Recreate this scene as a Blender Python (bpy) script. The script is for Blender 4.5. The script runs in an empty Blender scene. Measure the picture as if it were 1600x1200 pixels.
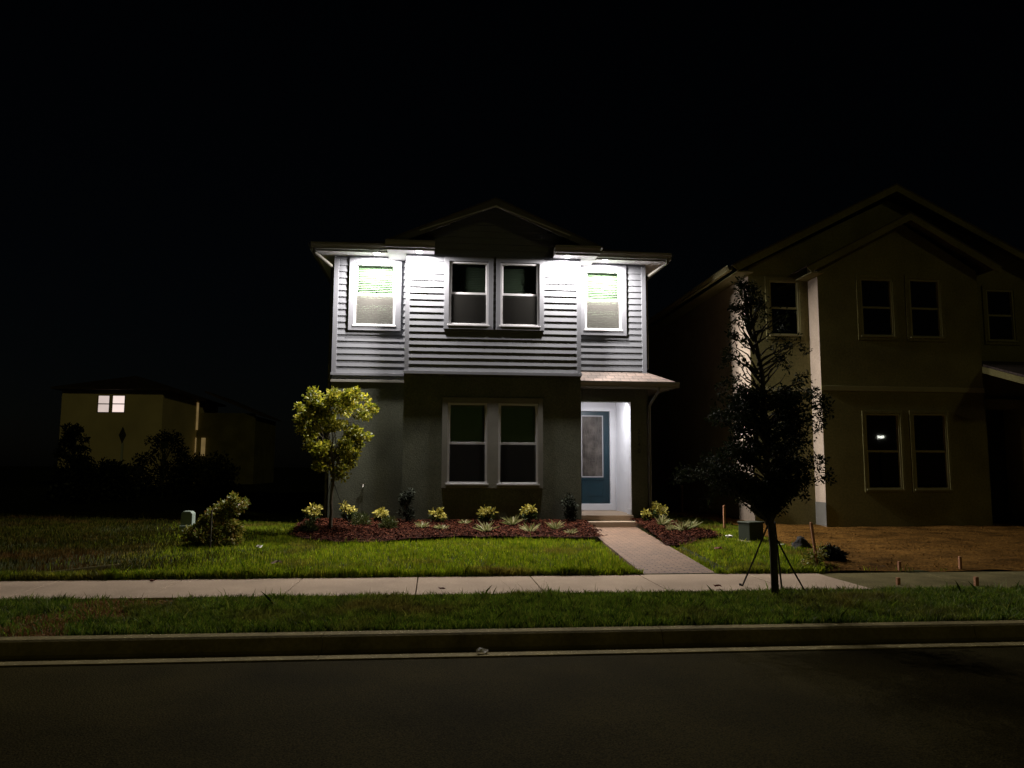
import bpy, math, random
import numpy as np
from mathutils import Vector, Matrix
random.seed(7)
rng = np.random.default_rng(7)
R = math.radians
scene = bpy.context.scene
COL = scene.collection

# ------------------------------------------------------------------ camera
F_PX, PITCH, YAW, ROLL = 1200.0, .108, .100, .0045
cd = bpy.data.cameras.new('camera')
cam = bpy.data.objects.new('camera', cd); COL.objects.link(cam)
fw = Vector((math.sin(YAW)*math.cos(PITCH), math.cos(YAW)*math.cos(PITCH), math.sin(PITCH)))
r0 = Vector((math.cos(YAW), -math.sin(YAW), 0)); u0 = r0.cross(fw)
rt = math.cos(ROLL)*r0 + math.sin(ROLL)*u0
up = math.cos(ROLL)*u0 - math.sin(ROLL)*r0
M = Matrix(((rt.x, up.x, -fw.x, 0), (rt.y, up.y, -fw.y, -17.65), (rt.z, up.z, -fw.z, 1.2), (0, 0, 0, 1)))
cam.matrix_world = M
cd.sensor_width = 36; cd.lens = 36*F_PX/1600
cd.clip_start = .05; cd.clip_end = 2000
scene.camera = cam

# ------------------------------------------------------------------ night sky, faint warm glow of the street lighting behind the camera
SUN_EL, SUN_AZ = R(24), R(150)          # azimuth clockwise from +Y
w = bpy.data.worlds.new('World'); scene.world = w; w.use_nodes = True
wn = w.node_tree.nodes; wl = w.node_tree.links
bg = wn['Background']; sky = wn.new('ShaderNodeTexSky')
sky.sky_type = 'NISHITA'; sky.sun_disc = False
sky.sun_elevation = SUN_EL; sky.sun_rotation = SUN_AZ
wl.new(sky.outputs[0], bg.inputs[0]); bg.inputs[1].default_value = .00022
sd = bpy.data.lights.new('night_glow', 'SUN'); sd.energy = .066; sd.angle = R(4); sd.color = (.95, .88, .32)
so = bpy.data.objects.new('night_glow', sd); COL.objects.link(so)
so.rotation_euler = (R(90)-SUN_EL, 0, -SUN_AZ + math.pi)
dsun = Vector((math.sin(SUN_AZ)*math.cos(SUN_EL), math.cos(SUN_AZ)*math.cos(SUN_EL), math.sin(SUN_EL)))
so.rotation_euler = dsun.to_track_quat('Z', 'Y').to_euler()

vs = scene.view_settings
vs.view_transform = 'Standard'; vs.look = 'None'; vs.gamma = 1; vs.use_curve_mapping = False
vs.exposure = 0.0
scene.cycles.use_denoising = True
scene.cycles.max_bounces = 8
scene.cycles.transparent_max_bounces = 24
scene.cycles.sample_clamp_indirect = 6
scene.cycles.blur_glossy = .5
LAMP_W = 500.0
LAMP_COL = (1.0, .93, .87)

# ------------------------------------------------------------------ materials
def new_mat(name):
    m = bpy.data.materials.new(name); m.use_nodes = True
    nt = m.node_tree
    return m, nt, nt.nodes['Principled BSDF']

def mat(name, col, rough=.7, var=.12, vscale=3.0, bump=0.0, bscale=60.0, metal=0.0, spec=.3, fine=None):
    """plain procedural surface: colour broken up by two noises, bump from a fine noise"""
    m, nt, p = new_mat(name); N, L = nt.nodes, nt.links
    tc = N.new('ShaderNodeTexCoord')
    n1 = N.new('ShaderNodeTexNoise'); n1.inputs['Scale'].default_value = vscale; n1.inputs['Detail'].default_value = 6
    L.new(tc.outputs['Object'], n1.inputs['Vector'])
    mr = N.new('ShaderNodeMapRange'); mr.inputs[1].default_value = .3; mr.inputs[2].default_value = .7
    mr.inputs[3].default_value = 1-var; mr.inputs[4].default_value = 1+var
    L.new(n1.outputs[0], mr.inputs[0])
    last = mr.outputs[0]
    if fine:
        n3 = N.new('ShaderNodeTexNoise'); n3.inputs['Scale'].default_value = fine[0]; n3.inputs['Detail'].default_value = 3
        L.new(tc.outputs['Object'], n3.inputs['Vector'])
        m3 = N.new('ShaderNodeMapRange'); m3.inputs[1].default_value = .3; m3.inputs[2].default_value = .7
        m3.inputs[3].default_value = 1-fine[1]; m3.inputs[4].default_value = 1+fine[1]
        L.new(n3.outputs[0], m3.inputs[0])
        mm = N.new('ShaderNodeMath'); mm.operation = 'MULTIPLY'
        L.new(last, mm.inputs[0]); L.new(m3.outputs[0], mm.inputs[1]); last = mm.outputs[0]
    vm = N.new('ShaderNodeVectorMath'); vm.operation = 'SCALE'; vm.inputs[0].default_value = col[:3]
    L.new(last, vm.inputs['Scale']); L.new(vm.outputs[0], p.inputs['Base Color'])
    p.inputs['Roughness'].default_value = rough; p.inputs['Metallic'].default_value = metal
    p.inputs['Specular IOR Level'].default_value = spec
    if bump:
        n2 = N.new('ShaderNodeTexNoise'); n2.inputs['Scale'].default_value = bscale; n2.inputs['Detail'].default_value = 4
        L.new(tc.outputs['Object'], n2.inputs['Vector'])
        b = N.new('ShaderNodeBump'); b.inputs['Strength'].default_value = 1; b.inputs['Distance'].default_value = bump
        L.new(n2.outputs[0], b.inputs['Height']); L.new(b.outputs[0], p.inputs['Normal'])
    return m

def brick_mat(name, c1, c2, mortar, bw, bh, gap=.006, bump=.004, rot=0.0, plane='xy', rough=.8, offset=.5):
    m, nt, p = new_mat(name); N, L = nt.nodes, nt.links
    tc = N.new('ShaderNodeTexCoord'); mp = N.new('ShaderNodeMapping')
    src = tc.outputs['Object']
    if plane != 'xy':
        sp = N.new('ShaderNodeSeparateXYZ'); cb = N.new('ShaderNodeCombineXYZ'); L.new(src, sp.inputs[0])
        i = {'x': 0, 'y': 1, 'z': 2}
        L.new(sp.outputs[i[plane[0]]], cb.inputs[0]); L.new(sp.outputs[i[plane[1]]], cb.inputs[1]); src = cb.outputs[0]
    mp.inputs['Rotation'].default_value = (0, 0, rot)
    L.new(src, mp.inputs[0])
    bt = N.new('ShaderNodeTexBrick'); L.new(mp.outputs[0], bt.inputs['Vector'])
    bt.inputs['Scale'].default_value = 1; bt.inputs['Brick Width'].default_value = bw; bt.inputs['Row Height'].default_value = bh
    bt.inputs['Mortar Size'].default_value = gap; bt.inputs['Mortar Smooth'].default_value = .3; bt.offset = offset
    bt.inputs['Color1'].default_value = (*c1, 1); bt.inputs['Color2'].default_value = (*c2, 1); bt.inputs['Mortar'].default_value = (*mortar, 1)
    n1 = N.new('ShaderNodeTexNoise'); n1.inputs['Scale'].default_value = 14; n1.inputs['Detail'].default_value = 8
    L.new(tc.outputs['Object'], n1.inputs['Vector'])
    mr = N.new('ShaderNodeMapRange'); mr.inputs[3].default_value = .6; mr.inputs[4].default_value = 1.4
    L.new(n1.outputs[0], mr.inputs[0])
    vm = N.new('ShaderNodeVectorMath'); vm.operation = 'SCALE'
    L.new(bt.outputs['Color'], vm.inputs[0]); L.new(mr.outputs[0], vm.inputs['Scale'])
    L.new(vm.outputs[0], p.inputs['Base Color'])
    b = N.new('ShaderNodeBump'); b.invert = True; b.inputs['Distance'].default_value = bump
    L.new(bt.outputs['Fac'], b.inputs['Height']); L.new(b.outputs[0], p.inputs['Normal'])
    p.inputs['Roughness'].default_value = rough; p.inputs['Specular IOR Level'].default_value = .25
    return m

def leaf_mat(name, cols, trans=.35, rough=.5, patch=None, pscale=.6, spec=.3):
    """leaf or blade: one shade per leaf, light passes through a little; patch = colour of drier patches"""
    m, nt, p = new_mat(name); N, L = nt.nodes, nt.links
    g = N.new('ShaderNodeNewGeometry'); cr = N.new('ShaderNodeValToRGB')
    el = cr.color_ramp.elements
    while len(el) < len(cols): el.new(.5)
    for i, c in enumerate(cols):
        el[i].position = i/(len(cols)-1); el[i].color = (*c, 1)
    L.new(g.outputs['Random Per Island'], cr.inputs[0]); colour = cr.outputs[0]
    if patch:
        tc = N.new('ShaderNodeTexCoord'); n1 = N.new('ShaderNodeTexNoise')
        n1.inputs['Scale'].default_value = pscale; n1.inputs['Detail'].default_value = 5
        L.new(tc.outputs['Object'], n1.inputs['Vector'])
        mr = N.new('ShaderNodeMapRange'); mr.inputs[1].default_value = .54; mr.inputs[2].default_value = .68; mr.inputs[4].default_value = .85
        L.new(n1.outputs[0], mr.inputs[0])
        mx = N.new('ShaderNodeMix'); mx.data_type = 'RGBA'
        L.new(mr.outputs[0], mx.inputs['Factor']); L.new(colour, mx.inputs['A']); mx.inputs['B'].default_value = (*patch, 1)
        colour = mx.outputs['Result']
    if patch:                                     # tufts of deeper and paler green
        n2 = N.new('ShaderNodeTexNoise'); n2.inputs['Scale'].default_value = 4.5; n2.inputs['Detail'].default_value = 4; L.new(tc.outputs['Object'], n2.inputs['Vector'])
        m2 = N.new('ShaderNodeMapRange'); m2.inputs[1].default_value = .32; m2.inputs[2].default_value = .68; m2.inputs[3].default_value = .45; m2.inputs[4].default_value = 1.3
        L.new(n2.outputs[0], m2.inputs[0]); v2 = N.new('ShaderNodeVectorMath'); v2.operation = 'SCALE'; L.new(colour, v2.inputs[0]); L.new(m2.outputs[0], v2.inputs['Scale']); colour = v2.outputs[0]
    L.new(colour, p.inputs['Base Color']); p.inputs['Roughness'].default_value = rough; p.inputs['Specular IOR Level'].default_value = spec
    t = N.new('ShaderNodeBsdfTranslucent'); L.new(colour, t.inputs[0])
    mx2 = N.new('ShaderNodeMixShader'); mx2.inputs[0].default_value = trans
    L.new(p.outputs[0], mx2.inputs[1]); L.new(t.outputs[0], mx2.inputs[2])
    L.new(mx2.outputs[0], N['Material Output'].inputs[0])
    return m

def glass_mat(name, tint=(.86, .95, .86), refl=1.0):
    m, nt, p = new_mat(name); N, L = nt.nodes, nt.links; N.remove(p)
    tr = N.new('ShaderNodeBsdfTransparent'); tr.inputs[0].default_value = (*tint, 1)
    gl = N.new('ShaderNodeBsdfGlossy'); gl.inputs['Roughness'].default_value = .02; gl.inputs[0].default_value = (refl, refl, refl, 1)
    lw = N.new('ShaderNodeLayerWeight'); lw.inputs[0].default_value = .5      # same from both sides of the pane
    pw_ = N.new('ShaderNodeMath'); pw_.operation = 'POWER'; pw_.inputs[1].default_value = 5; L.new(lw.outputs['Facing'], pw_.inputs[0])
    fr = N.new('ShaderNodeMapRange'); fr.inputs[3].default_value = .045; fr.inputs[4].default_value = .8; L.new(pw_.outputs[0], fr.inputs[0])
    mx = N.new('ShaderNodeMixShader')
    L.new(fr.outputs[0], mx.inputs[0]); L.new(tr.outputs[0], mx.inputs[1]); L.new(gl.outputs[0], mx.inputs[2])
    L.new(mx.outputs[0], N['Material Output'].inputs[0])
    return m

def screen_mat(name, c):
    m, nt, p = new_mat(name); N, L = nt.nodes, nt.links
    p.inputs['Base Color'].default_value = (c, c*.97, c*.9, 1); p.inputs['Roughness'].default_value = .9; p.inputs['Specular IOR Level'].default_value = 0
    tr = N.new('ShaderNodeBsdfTransparent'); mx = N.new('ShaderNodeMixShader'); mx.inputs[0].default_value = .5
    L.new(tr.outputs[0], mx.inputs[1]); L.new(p.outputs[0], mx.inputs[2]); L.new(mx.outputs[0], N['Material Output'].inputs[0])
    return m

def emit_mat(name, col, s, var=0.0):
    m, nt, p = new_mat(name); N, L = nt.nodes, nt.links
    p.inputs['Base Color'].default_value = (.5, .5, .5, 1)
    p.inputs['Emission Color'].default_value = (*col, 1); p.inputs['Emission Strength'].default_value = s
    if var:
        tc = N.new('ShaderNodeTexCoord'); n1 = N.new('ShaderNodeTexNoise'); n1.inputs['Scale'].default_value = 1.7
        L.new(tc.outputs['Object'], n1.inputs['Vector'])
        mr = N.new('ShaderNodeMapRange'); mr.inputs[3].default_value = s*(1-var); mr.inputs[4].default_value = s*(1+var)
        L.new(n1.outputs[0], mr.inputs[0]); L.new(mr.outputs[0], p.inputs['Emission Strength'])
    return m

MT = dict(
    siding=mat('lap_siding', (.096, .100, .112), .6, .06, 2, .0006, 90),
    trimw=mat('white_trim', (.118, .121, .136), .55, .05, 4, .0004, 60),
    vinyl=mat('window_vinyl', (.36, .355, .37), .4, .03, 4),
    stucco=mat('grey_stucco', (.082, .087, .066), .9, .22, 1.3, .008, 45, spec=.05, fine=(26, .18)),
    stuccotrim=mat('stucco_band', (.13, .126, .112), .85, .1, 3, .003, 70, spec=.1),
    white=mat('porch_white', (.70, .70, .72), .6, .04, 3),
    soffit=mat('vinyl_soffit', (.72, .71, .72), .6, .03, 4),
    gutter=mat('aluminium_gutter', (.17, .162, .145), .5, .08, 3, .0005, 20),
    rake=mat('rake_paint', (.085, .08, .07), .7, .12, 3),
    spout=mat('painted_downspout', (.075, .07, .055), .5, .08, 3),
    shingle=brick_mat('roof_shingle', (.085, .062, .052), (.055, .042, .036), (.03, .025, .022), .22, .14, .008, .006),
    shingle_side=brick_mat('roof_shingle_side', (.085, .062, .052), (.055, .042, .036), (.03, .025, .022), .22, .14, .008, .006, plane='yx'),
    teal=mat('teal_paint', (.0075, .031, .044), .35, .1, 5, .0003, 40, spec=.5),
    metal=mat('brushed_metal', (.35, .33, .30), .35, .05, 8, metal=1),
    dark=mat('dark_interior', (.02, .02, .02), .9, .2, 2),
    concrete=mat('concrete', (.37, .285, .208), .9, .16, 1.2, .002, 90, spec=.05, fine=(45, .12)),
    dusty=mat('sandy_concrete', (.115, .098, .046), .95, .3, 2.5, .004, 60, spec=.02, fine=(40, .2)),
    kerbc=mat('kerb_concrete', (.215, .175, .075), .95, .3, 2.6, .003, 70, spec=.1, fine=(30, .15)),
    asphalt=mat('asphalt', (.030, .024, .0068), .95, .4, .9, .008, 70, spec=.02, fine=(90, .7)),
    paver=brick_mat('clay_pavers', (.185, .112, .070), (.125, .080, .053), (.034, .022, .015), .2, .1, .007, .006, rot=R(4)),
    soil=mat('lawn_soil', (.030, .034, .014), 1, .4, 3, .01, 40, spec=.05),
    dirt=mat('bare_sandy_dirt', (.092, .046, .0105), 1, .5, 1.7, .03, 22, spec=.03, fine=(18, .5)),
    mulch=mat('mulch_base', (.022, .008, .005), 1, .4, 9, .02, 50, spec=.05),
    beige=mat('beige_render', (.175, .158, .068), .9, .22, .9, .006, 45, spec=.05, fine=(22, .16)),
    beigetrim=mat('beige_trim', (.27, .245, .13), .8, .1, 2, .002, 60, spec=.1),
    litside=mat('lamplit_side_render', (.40, .325, .255), .9, .14, 1.1, .005, 50, spec=.1, fine=(26, .1)),
    cream=mat('cream_render', (.85, .70, .40), .9, .12, .5, spec=.1),
    bark=mat('bark', (.10, .085, .065), .95, .3, 12, .008, 40, spec=.05),
    barkdark=mat('dark_bark', (.07, .06, .05), .95, .3, 12, .008, 40, spec=.05),
    wood=mat('raw_wood_stake', (.34, .17, .095), .85, .25, 12, .002, 40, spec=.1),
    black=mat('black_strap', (.015, .015, .015), .7, .2, 6),
    boxgreen=mat('green_cabinet', (.030, .038, .022), .7, .12, 4),
    boxpale=mat('pale_plastic', (.22, .27, .23), .5, .1, 6),
    pvc=mat('white_pipe', (.6, .62, .56), .5, .08, 6),
    digit=mat('dark_number', (.012, .012, .011), .5, .1, 6),
    poly=mat('dark_debris', (.022, .02, .018), .9, .4, 14, .01, 20),
    paper=mat('white_paper', (.75, .72, .68), .9, .1, 20),
    redleaf=mat('dry_leaf', (.16, .045, .025), .8, .3, 30),
    signback=mat('sign_back', (.05, .05, .05), .6, .15, 5),
    glass=glass_mat('window_glass'),
    glassdark=glass_mat('dark_window_glass', (.55, .62, .5)),
    screen=screen_mat('insect_screen', .016), palescreen=screen_mat('pale_insect_screen', .075),
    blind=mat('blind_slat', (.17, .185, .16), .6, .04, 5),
    blinddim=mat('darkened_blind_slat', (.012, .012, .0115), .7, .04, 5),  # same blinds, colour darkened to stand for fainter light in the middle windows
    lens=emit_mat('lamp_lens', (1, .97, 1), 40),
    litA=emit_mat('lit_pane_bright', (1, .80, .74), .95, .12),
    litB=emit_mat('lit_pane_soft', (1, .82, .76), .62, .12),
    warmglow=emit_mat('lit_corner_glow', (1, .66, .26), .13, .5),
    starlamp=emit_mat('street_lamp_lens', (1, .97, .92), 20),
)
doorglass = mat('etched_door_glass', (.075, .064, .056), .22, .5, 5, .004, 16, spec=.6)
GRASS = leaf_mat('lawn_blades', [(.075, .135, .005), (.175, .265, .008), (.29, .36, .012), (.36, .35, .03)], .35, .6, (.20, .11, .035), .55)
VERGE = leaf_mat('verge_blades', [(.045, .085, .009), (.095, .165, .014), (.175, .25, .022), (.24, .25, .045)], .3, .6, (.17, .13, .03), .7)
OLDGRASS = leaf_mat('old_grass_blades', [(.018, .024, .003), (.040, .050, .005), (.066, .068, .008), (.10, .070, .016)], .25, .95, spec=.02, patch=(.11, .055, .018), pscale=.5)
DEADGRASS = leaf_mat('dead_grass_blades', [(.20, .095, .03), (.34, .17, .06), (.42, .25, .10)], .15, .8)
SHADESHRUB = leaf_mat('dark_shrub_leaf', [(.006, .008, .004), (.012, .016, .008), (.02, .026, .012)], .05, .9)
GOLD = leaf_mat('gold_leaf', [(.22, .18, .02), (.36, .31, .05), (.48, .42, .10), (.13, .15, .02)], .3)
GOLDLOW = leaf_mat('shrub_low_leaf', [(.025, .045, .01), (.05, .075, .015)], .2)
LIME = leaf_mat('lime_leaf', [(.05, .07, .006), (.16, .175, .012), (.29, .285, .020), (.42, .35, .04)], .4)
OAK = leaf_mat('dark_oval_leaf', [(.012, .018, .008), (.025, .034, .012), (.045, .052, .020)], .12, .8, spec=.12)
BUSHL = leaf_mat('bush_leaf', [(.08, .10, .016), (.17, .20, .03), (.30, .27, .04), (.24, .12, .04)], .3)
SPIKE = leaf_mat('variegated_blade', [(.09, .115, .025), (.24, .235, .09), (.36, .33, .17)], .25)
MOUND = leaf_mat('mound_blade', [(.02, .034, .009), (.05, .065, .013), (.08, .08, .02)], .2)
CHIP = leaf_mat('bark_chip', [(.008, .003, .002), (.026, .007, .0035), (.055, .015, .008), (.105, .036, .018)], 0, .9, spec=.04)
DARKLEAF = leaf_mat('far_leaf', [(.012, .016, .008), (.03, .035, .014)], .1)

# ------------------------------------------------------------------ object helpers
def tag(o, label=None, cat=None, group=None, kind=None):
    if label: o['label'] = label
    if cat: o['category'] = cat
    if group: o['group'] = group
    if kind: o['kind'] = kind
    return o

def empty(name, loc, label=None, cat=None, group=None):
    o = bpy.data.objects.new(name, None); COL.objects.link(o); o.location = loc
    o.empty_display_size = .2
    return tag(o, label, cat, group)

def adopt(o, parent):
    if parent is not None:
        o.parent = parent
        pm = parent.matrix_basis.copy()
        q = parent.parent
        if q is not None: pm = q.matrix_basis @ parent.matrix_parent_inverse @ pm
        o.matrix_parent_inverse = pm.inverted()

class MB:
    def __init__(s): s.v = []; s.f = []
    def face(s, pts):
        n = len(s.v); s.v += [tuple(p) for p in pts]; s.f.append(tuple(range(n, n+len(pts))))
    def box(s, x0, x1, y0, y1, z0, z1):
        n = len(s.v)
        s.v += [(x, y, z) for z in (z0, z1) for y in (y0, y1) for x in (x0, x1)]
        s.f += [tuple(n+i for i in q) for q in ((0, 2, 3, 1), (4, 5, 7, 6), (0, 1, 5, 4), (2, 6, 7, 3), (0, 4, 6, 2), (1, 3, 7, 5))]
    def prism(s, prof, axis, a, b):
        """closed outline prof extruded along axis from a to b; prof in the other two axes in x,y,z order"""
        def P(u, v, t): return {'x': (t, u, v), 'y': (u, t, v), 'z': (u, v, t)}[axis]
        n = len(s.v); k = len(prof)
        s.v += [P(u, v, a) for u, v in prof] + [P(u, v, b) for u, v in prof]
        s.f += [(n+i, n+(i+1) % k, n+k+(i+1) % k, n+k+i) for i in range(k)]
        s.f += [tuple(n+i for i in reversed(range(k))), tuple(n+k+i for i in range(k))]
    def tube(s, pts, rad, seg=8):
        pts = [Vector(p) for p in pts]; n0 = len(s.v)
        if not isinstance(rad, (list, tuple)): rad = [rad]*len(pts)
        ref = Vector((0.13, .31, .94))
        for i, p in enumerate(pts):
            d = (pts[min(i+1, len(pts)-1)] - pts[max(i-1, 0)]).normalized()
            a = d.cross(ref)
            if a.length < .05: a = d.cross(Vector((1, 0, 0)))
            a.normalize(); b = d.cross(a)
            for k in range(seg):
                t = 2*math.pi*k/seg
                s.v.append(tuple(p + rad[i]*(math.cos(t)*a + math.sin(t)*b)))
        for i in range(len(pts)-1):
            for k in range(seg):
                s.f.append((n0+i*seg+k, n0+i*seg+(k+1) % seg, n0+(i+1)*seg+(k+1) % seg, n0+(i+1)*seg+k))
        s.f.append(tuple(n0+k for k in reversed(range(seg)))); s.f.append(tuple(n0+(len(pts)-1)*seg+k for k in range(seg)))
    def build(s, name, m, parent=None, smooth=False, bevel=0):
        me = bpy.data.meshes.new(name); me.from_pydata(s.v, [], s.f); me.update()
        return finish(name, me, m, parent, smooth, bevel)

def finish(name, me, m, parent=None, smooth=False, bevel=0):
    me.materials.append(m)
    if smooth: me.polygons.foreach_set('use_smooth', [True]*len(me.polygons))
    o = bpy.data.objects.new(name, me); COL.objects.link(o); adopt(o, parent)
    if bevel:
        b = o.modifiers.new('bevel', 'BEVEL'); b.width = bevel; b.segments = 2; b.limit_method = 'ANGLE'; b.angle_limit = R(40)
    return o

def np_mesh(name, V, k, m, parent=None):
    """V: (n, k, 3) array of separate k-gons"""
    n = len(V); me = bpy.data.meshes.new(name)
    me.vertices.add(n*k); me.vertices.foreach_set('co', V.reshape(-1).astype(np.float32))
    me.loops.add(n*k); me.loops.foreach_set('vertex_index', np.arange(n*k, dtype=np.int32))
    me.polygons.add(n); me.polygons.foreach_set('loop_start', np.arange(0, n*k, k, dtype=np.int32))
    me.polygons.foreach_set('loop_total', np.full(n, k, dtype=np.int32))
    me.update(calc_edges=True); me.validate()
    return finish(name, me, m, parent)

def copy_tree(o, parent=None):
    c = o.copy(); COL.objects.link(c)
    if parent is not None: c.parent = parent
    for ch in list(o.children): copy_tree(ch, c)
    return c

def unit(a): return a/np.maximum(np.linalg.norm(a, axis=-1, keepdims=True), 1e-9)

def leaves(n, blobs, length, width, seed, shell=.45, droop=0.0, upness=.3):
    """leaf-shaped five-sided faces spread through ellipsoid blobs (x,y,z,rx,ry,rz[,weight])"""
    g = np.random.default_rng(seed)
    B = np.array([b[:6] for b in blobs], float)
    wts = np.array([b[6] if len(b) > 6 else b[3]*b[4]*b[5] for b in blobs], float); wts /= wts.sum()
    i = g.choice(len(B), n, p=wts)
    d = unit(g.normal(size=(n, 3))); r = g.random(n)**shell
    c = B[i, :3] + d*r[:, None]*B[i, 3:6]
    out = unit(d + g.normal(size=(n, 3))*.7)
    out[:, 2] -= droop; a = unit(out)
    nn = g.normal(size=(n, 3)); nn[:, 2] += upness; b = unit(np.cross(nn, a)); nrm = np.cross(a, b)
    L = (length*(.65 + .7*g.random(n)))[:, None]; W = (width*(.65+.7*g.random(n)))[:, None]
    return np.stack([c, c + a*L*.35 + b*W*.5 - nrm*W*.12, c + a*L*.75 + b*W*.36, c + a*L - nrm*L*.12, c + a*L*.75 - b*W*.36, c + a*L*.35 - b*W*.5 - nrm*W*.12], 1)

def inside(poly, x, y):
    p = np.array(poly); res = np.zeros(len(x), bool); j = len(p)-1
    for i in range(len(p)):
        c = ((p[i, 1] > y) != (p[j, 1] > y)) & (x < (p[j, 0]-p[i, 0])*(y-p[i, 1])/(p[j, 1]-p[i, 1]+1e-12) + p[i, 0])
        res ^= c; j = i
    return res

# ------------------------------------------------------------------ ground heights
def smooth01(t): t = np.clip(t, 0, 1); return t*t*(3-2*t)
def gz(x, y):
    x = np.asarray(x, float); y = np.asarray(y, float)
    a = np.interp(y, [-10.4, -8.66, -8.62, -7.24, -7.19, -3, 0], [-.30, -.275, -.36, -.36, -.235, -.20, -.165])
    t = smooth01((x-6.0)/1.6)
    b = np.interp(y, [-10.4, -8.66, -8.62, -7.24, -7.19, -.5, 1.5, 3], [-.30, -.275, -.36, -.36, -.25, -.235, -.12, -.08])
    z = a*(1-t) + b*t
    return z - .07*((y > -7.15) & (np.abs(x-(2.86+(y+7.2)/7.3*.66)-.55) < .75) & (y < .6))

BED = [(-2.9, .55), (-2.9, -.6), (-2.8, -1.8), (-2.45, -2.8), (-1.8, -3.25), (-1.1, -3.35), (-.4, -3.0), (.3, -2.72), (1.5, -2.75), (2.6, -2.95), (3.22, -2.9), (3.48, -.2), (3.42, .04), (-.72, .04), (-.72, .58)]
BED2 = [(4.72, .35), (4.60, -1.0), (4.22, -3.75), (4.6, -3.9), (5.0, -3.2), (5.5, -2.9), (5.75, -2.2), (5.5, -1.2), (5.45, .2), (5.2, .6)]
WALK = [(2.86, -7.2), (3.89, -7.2), (4.70, .1), (3.50, .1)]
DIRT = [(5.52, -7.2), (5.9, -6.2), (6.25, -5.2), (6.4, -4.0), (6.75, -2.2), (7.2, -.2), (6.9, 1.6), (6.5, 3.5), (6.6, 6), (7.0, 14), (30, 14), (30, -7.2)]
def bed_z(x, y):
    return np.interp(y, [-3.8, -3, -1, 0], [-.19, -.125, -.055, -.01])

def sheet(name, x0, x1, y0, y1, nx, ny, zf, m, dz=0.0, keep=None):
    xs = np.linspace(x0, x1, nx+1); ys = np.linspace(y0, y1, ny+1)
    X, Yg = np.meshgrid(xs, ys); Zg = zf(X, Yg) + dz
    me = bpy.data.meshes.new(name)
    idx = lambda i, j: j*(nx+1)+i
    fs = [(idx(i, j), idx(i+1, j), idx(i+1, j+1), idx(i, j+1)) for j in range(ny) for i in range(nx)
          if keep is None or keep((xs[i]+xs[i+1])/2, (ys[j]+ys[j+1])/2)]
    me.from_pydata(np.stack([X, Yg, Zg], -1).reshape(-1, 3).tolist(), [], fs); me.update()
    return finish(name, me, m, None, True)

# one ground sheet from the kerb to the horizon: fine in front, coarse behind
ys = np.unique(np.concatenate([np.linspace(-10.42, -8.66, 6), [-8.62, -7.24, -7.19], np.linspace(-7.1, 4, 45), np.linspace(5, 20, 12), [30, 45, 70, 120, 300, 900]]))
xs = np.unique(np.concatenate([[-900, -300, -120, -60, -40, -30], np.linspace(-22, -6, 17), np.linspace(-5.5, 10, 94), np.linspace(11, 24, 14), [30, 45, 70, 120, 300, 900]]))
X, Yg = np.meshgrid(xs, ys)
me = bpy.data.meshes.new('ground'); nx = len(xs)
me.from_pydata(np.stack([X, Yg, gz(X, Yg)], -1).reshape(-1, 3).tolist(), [],
               [(j*nx+i, j*nx+i+1, (j+1)*nx+i+1, (j+1)*nx+i) for j in range(len(ys)-1) for i in range(nx-1)])
me.update(); tag(finish('ground', me, MT['soil'], None, True), kind='structure')

# road, kerb with gutter pan
rd = MB(); rd.face([(-900, -60, -.47), (900, -60, -.47), (900, -10.88, -.412), (-900, -10.88, -.412)])
tag(rd.build('road', MT['asphalt']), kind='structure')
kb = MB()
for k in range(-20, 20):
    a = -.95 + 3.05*k
    prof = [(-10.40, -.6), (-10.40, -.285), (-10.43, -.272), (-10.55, -.275), (-10.58, -.29), (-10.62, -.39), (-10.66, -.405), (-10.90, -.40), (-10.905, -.6)]
    kb.prism(prof, 'x', a+.002, a+3.048)
tag(kb.build('kerb', MT['kerbc']), kind='structure')
# a sealed joint line of old paint and sand along the gutter lip
# pavement slabs
sw = MB()
edges = [1.3-1.49*k for k in range(24, -1, -1)] + [2.79, 4.28, 5.32]
for a, b in zip(edges[:-1], edges[1:]):
    sw.box(a+.006, b-.006, -8.64, -7.2, -.36, -.245)
tag(sw.build('pavement', MT['concrete'], bevel=.008), kind='structure')
sw = MB()
for k in range(18):
    a = 5.32+1.5*k; sw.box(a+.006, a+1.494, -8.75, -7.2, -.36, -.25)
tag(sw.build('sandy_pavement', MT['dusty'], bevel=.008), kind='structure')
# brick path to the porch
pw = MB()
pw.face([(2.86, -7.19, -.238), (3.89, -7.19, -.238), (4.70, .09, -.17), (3.50, .09, -.17)])
pw.face([(2.86, -7.19, -.30), (2.86, -7.19, -.238), (3.50, .09, -.17), (3.50, .09, -.30)])
pw.face([(3.89, -7.19, -.238), (3.89, -7.19, -.30), (4.70, .09, -.30), (4.70, .09, -.17)])
pw.face([(2.86, -7.19, -.30), (3.89, -7.19, -.30), (3.89, -7.19, -.238), (2.86, -7.19, -.238)])
tag(pw.build('path', MT['paver']), kind='structure')
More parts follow.
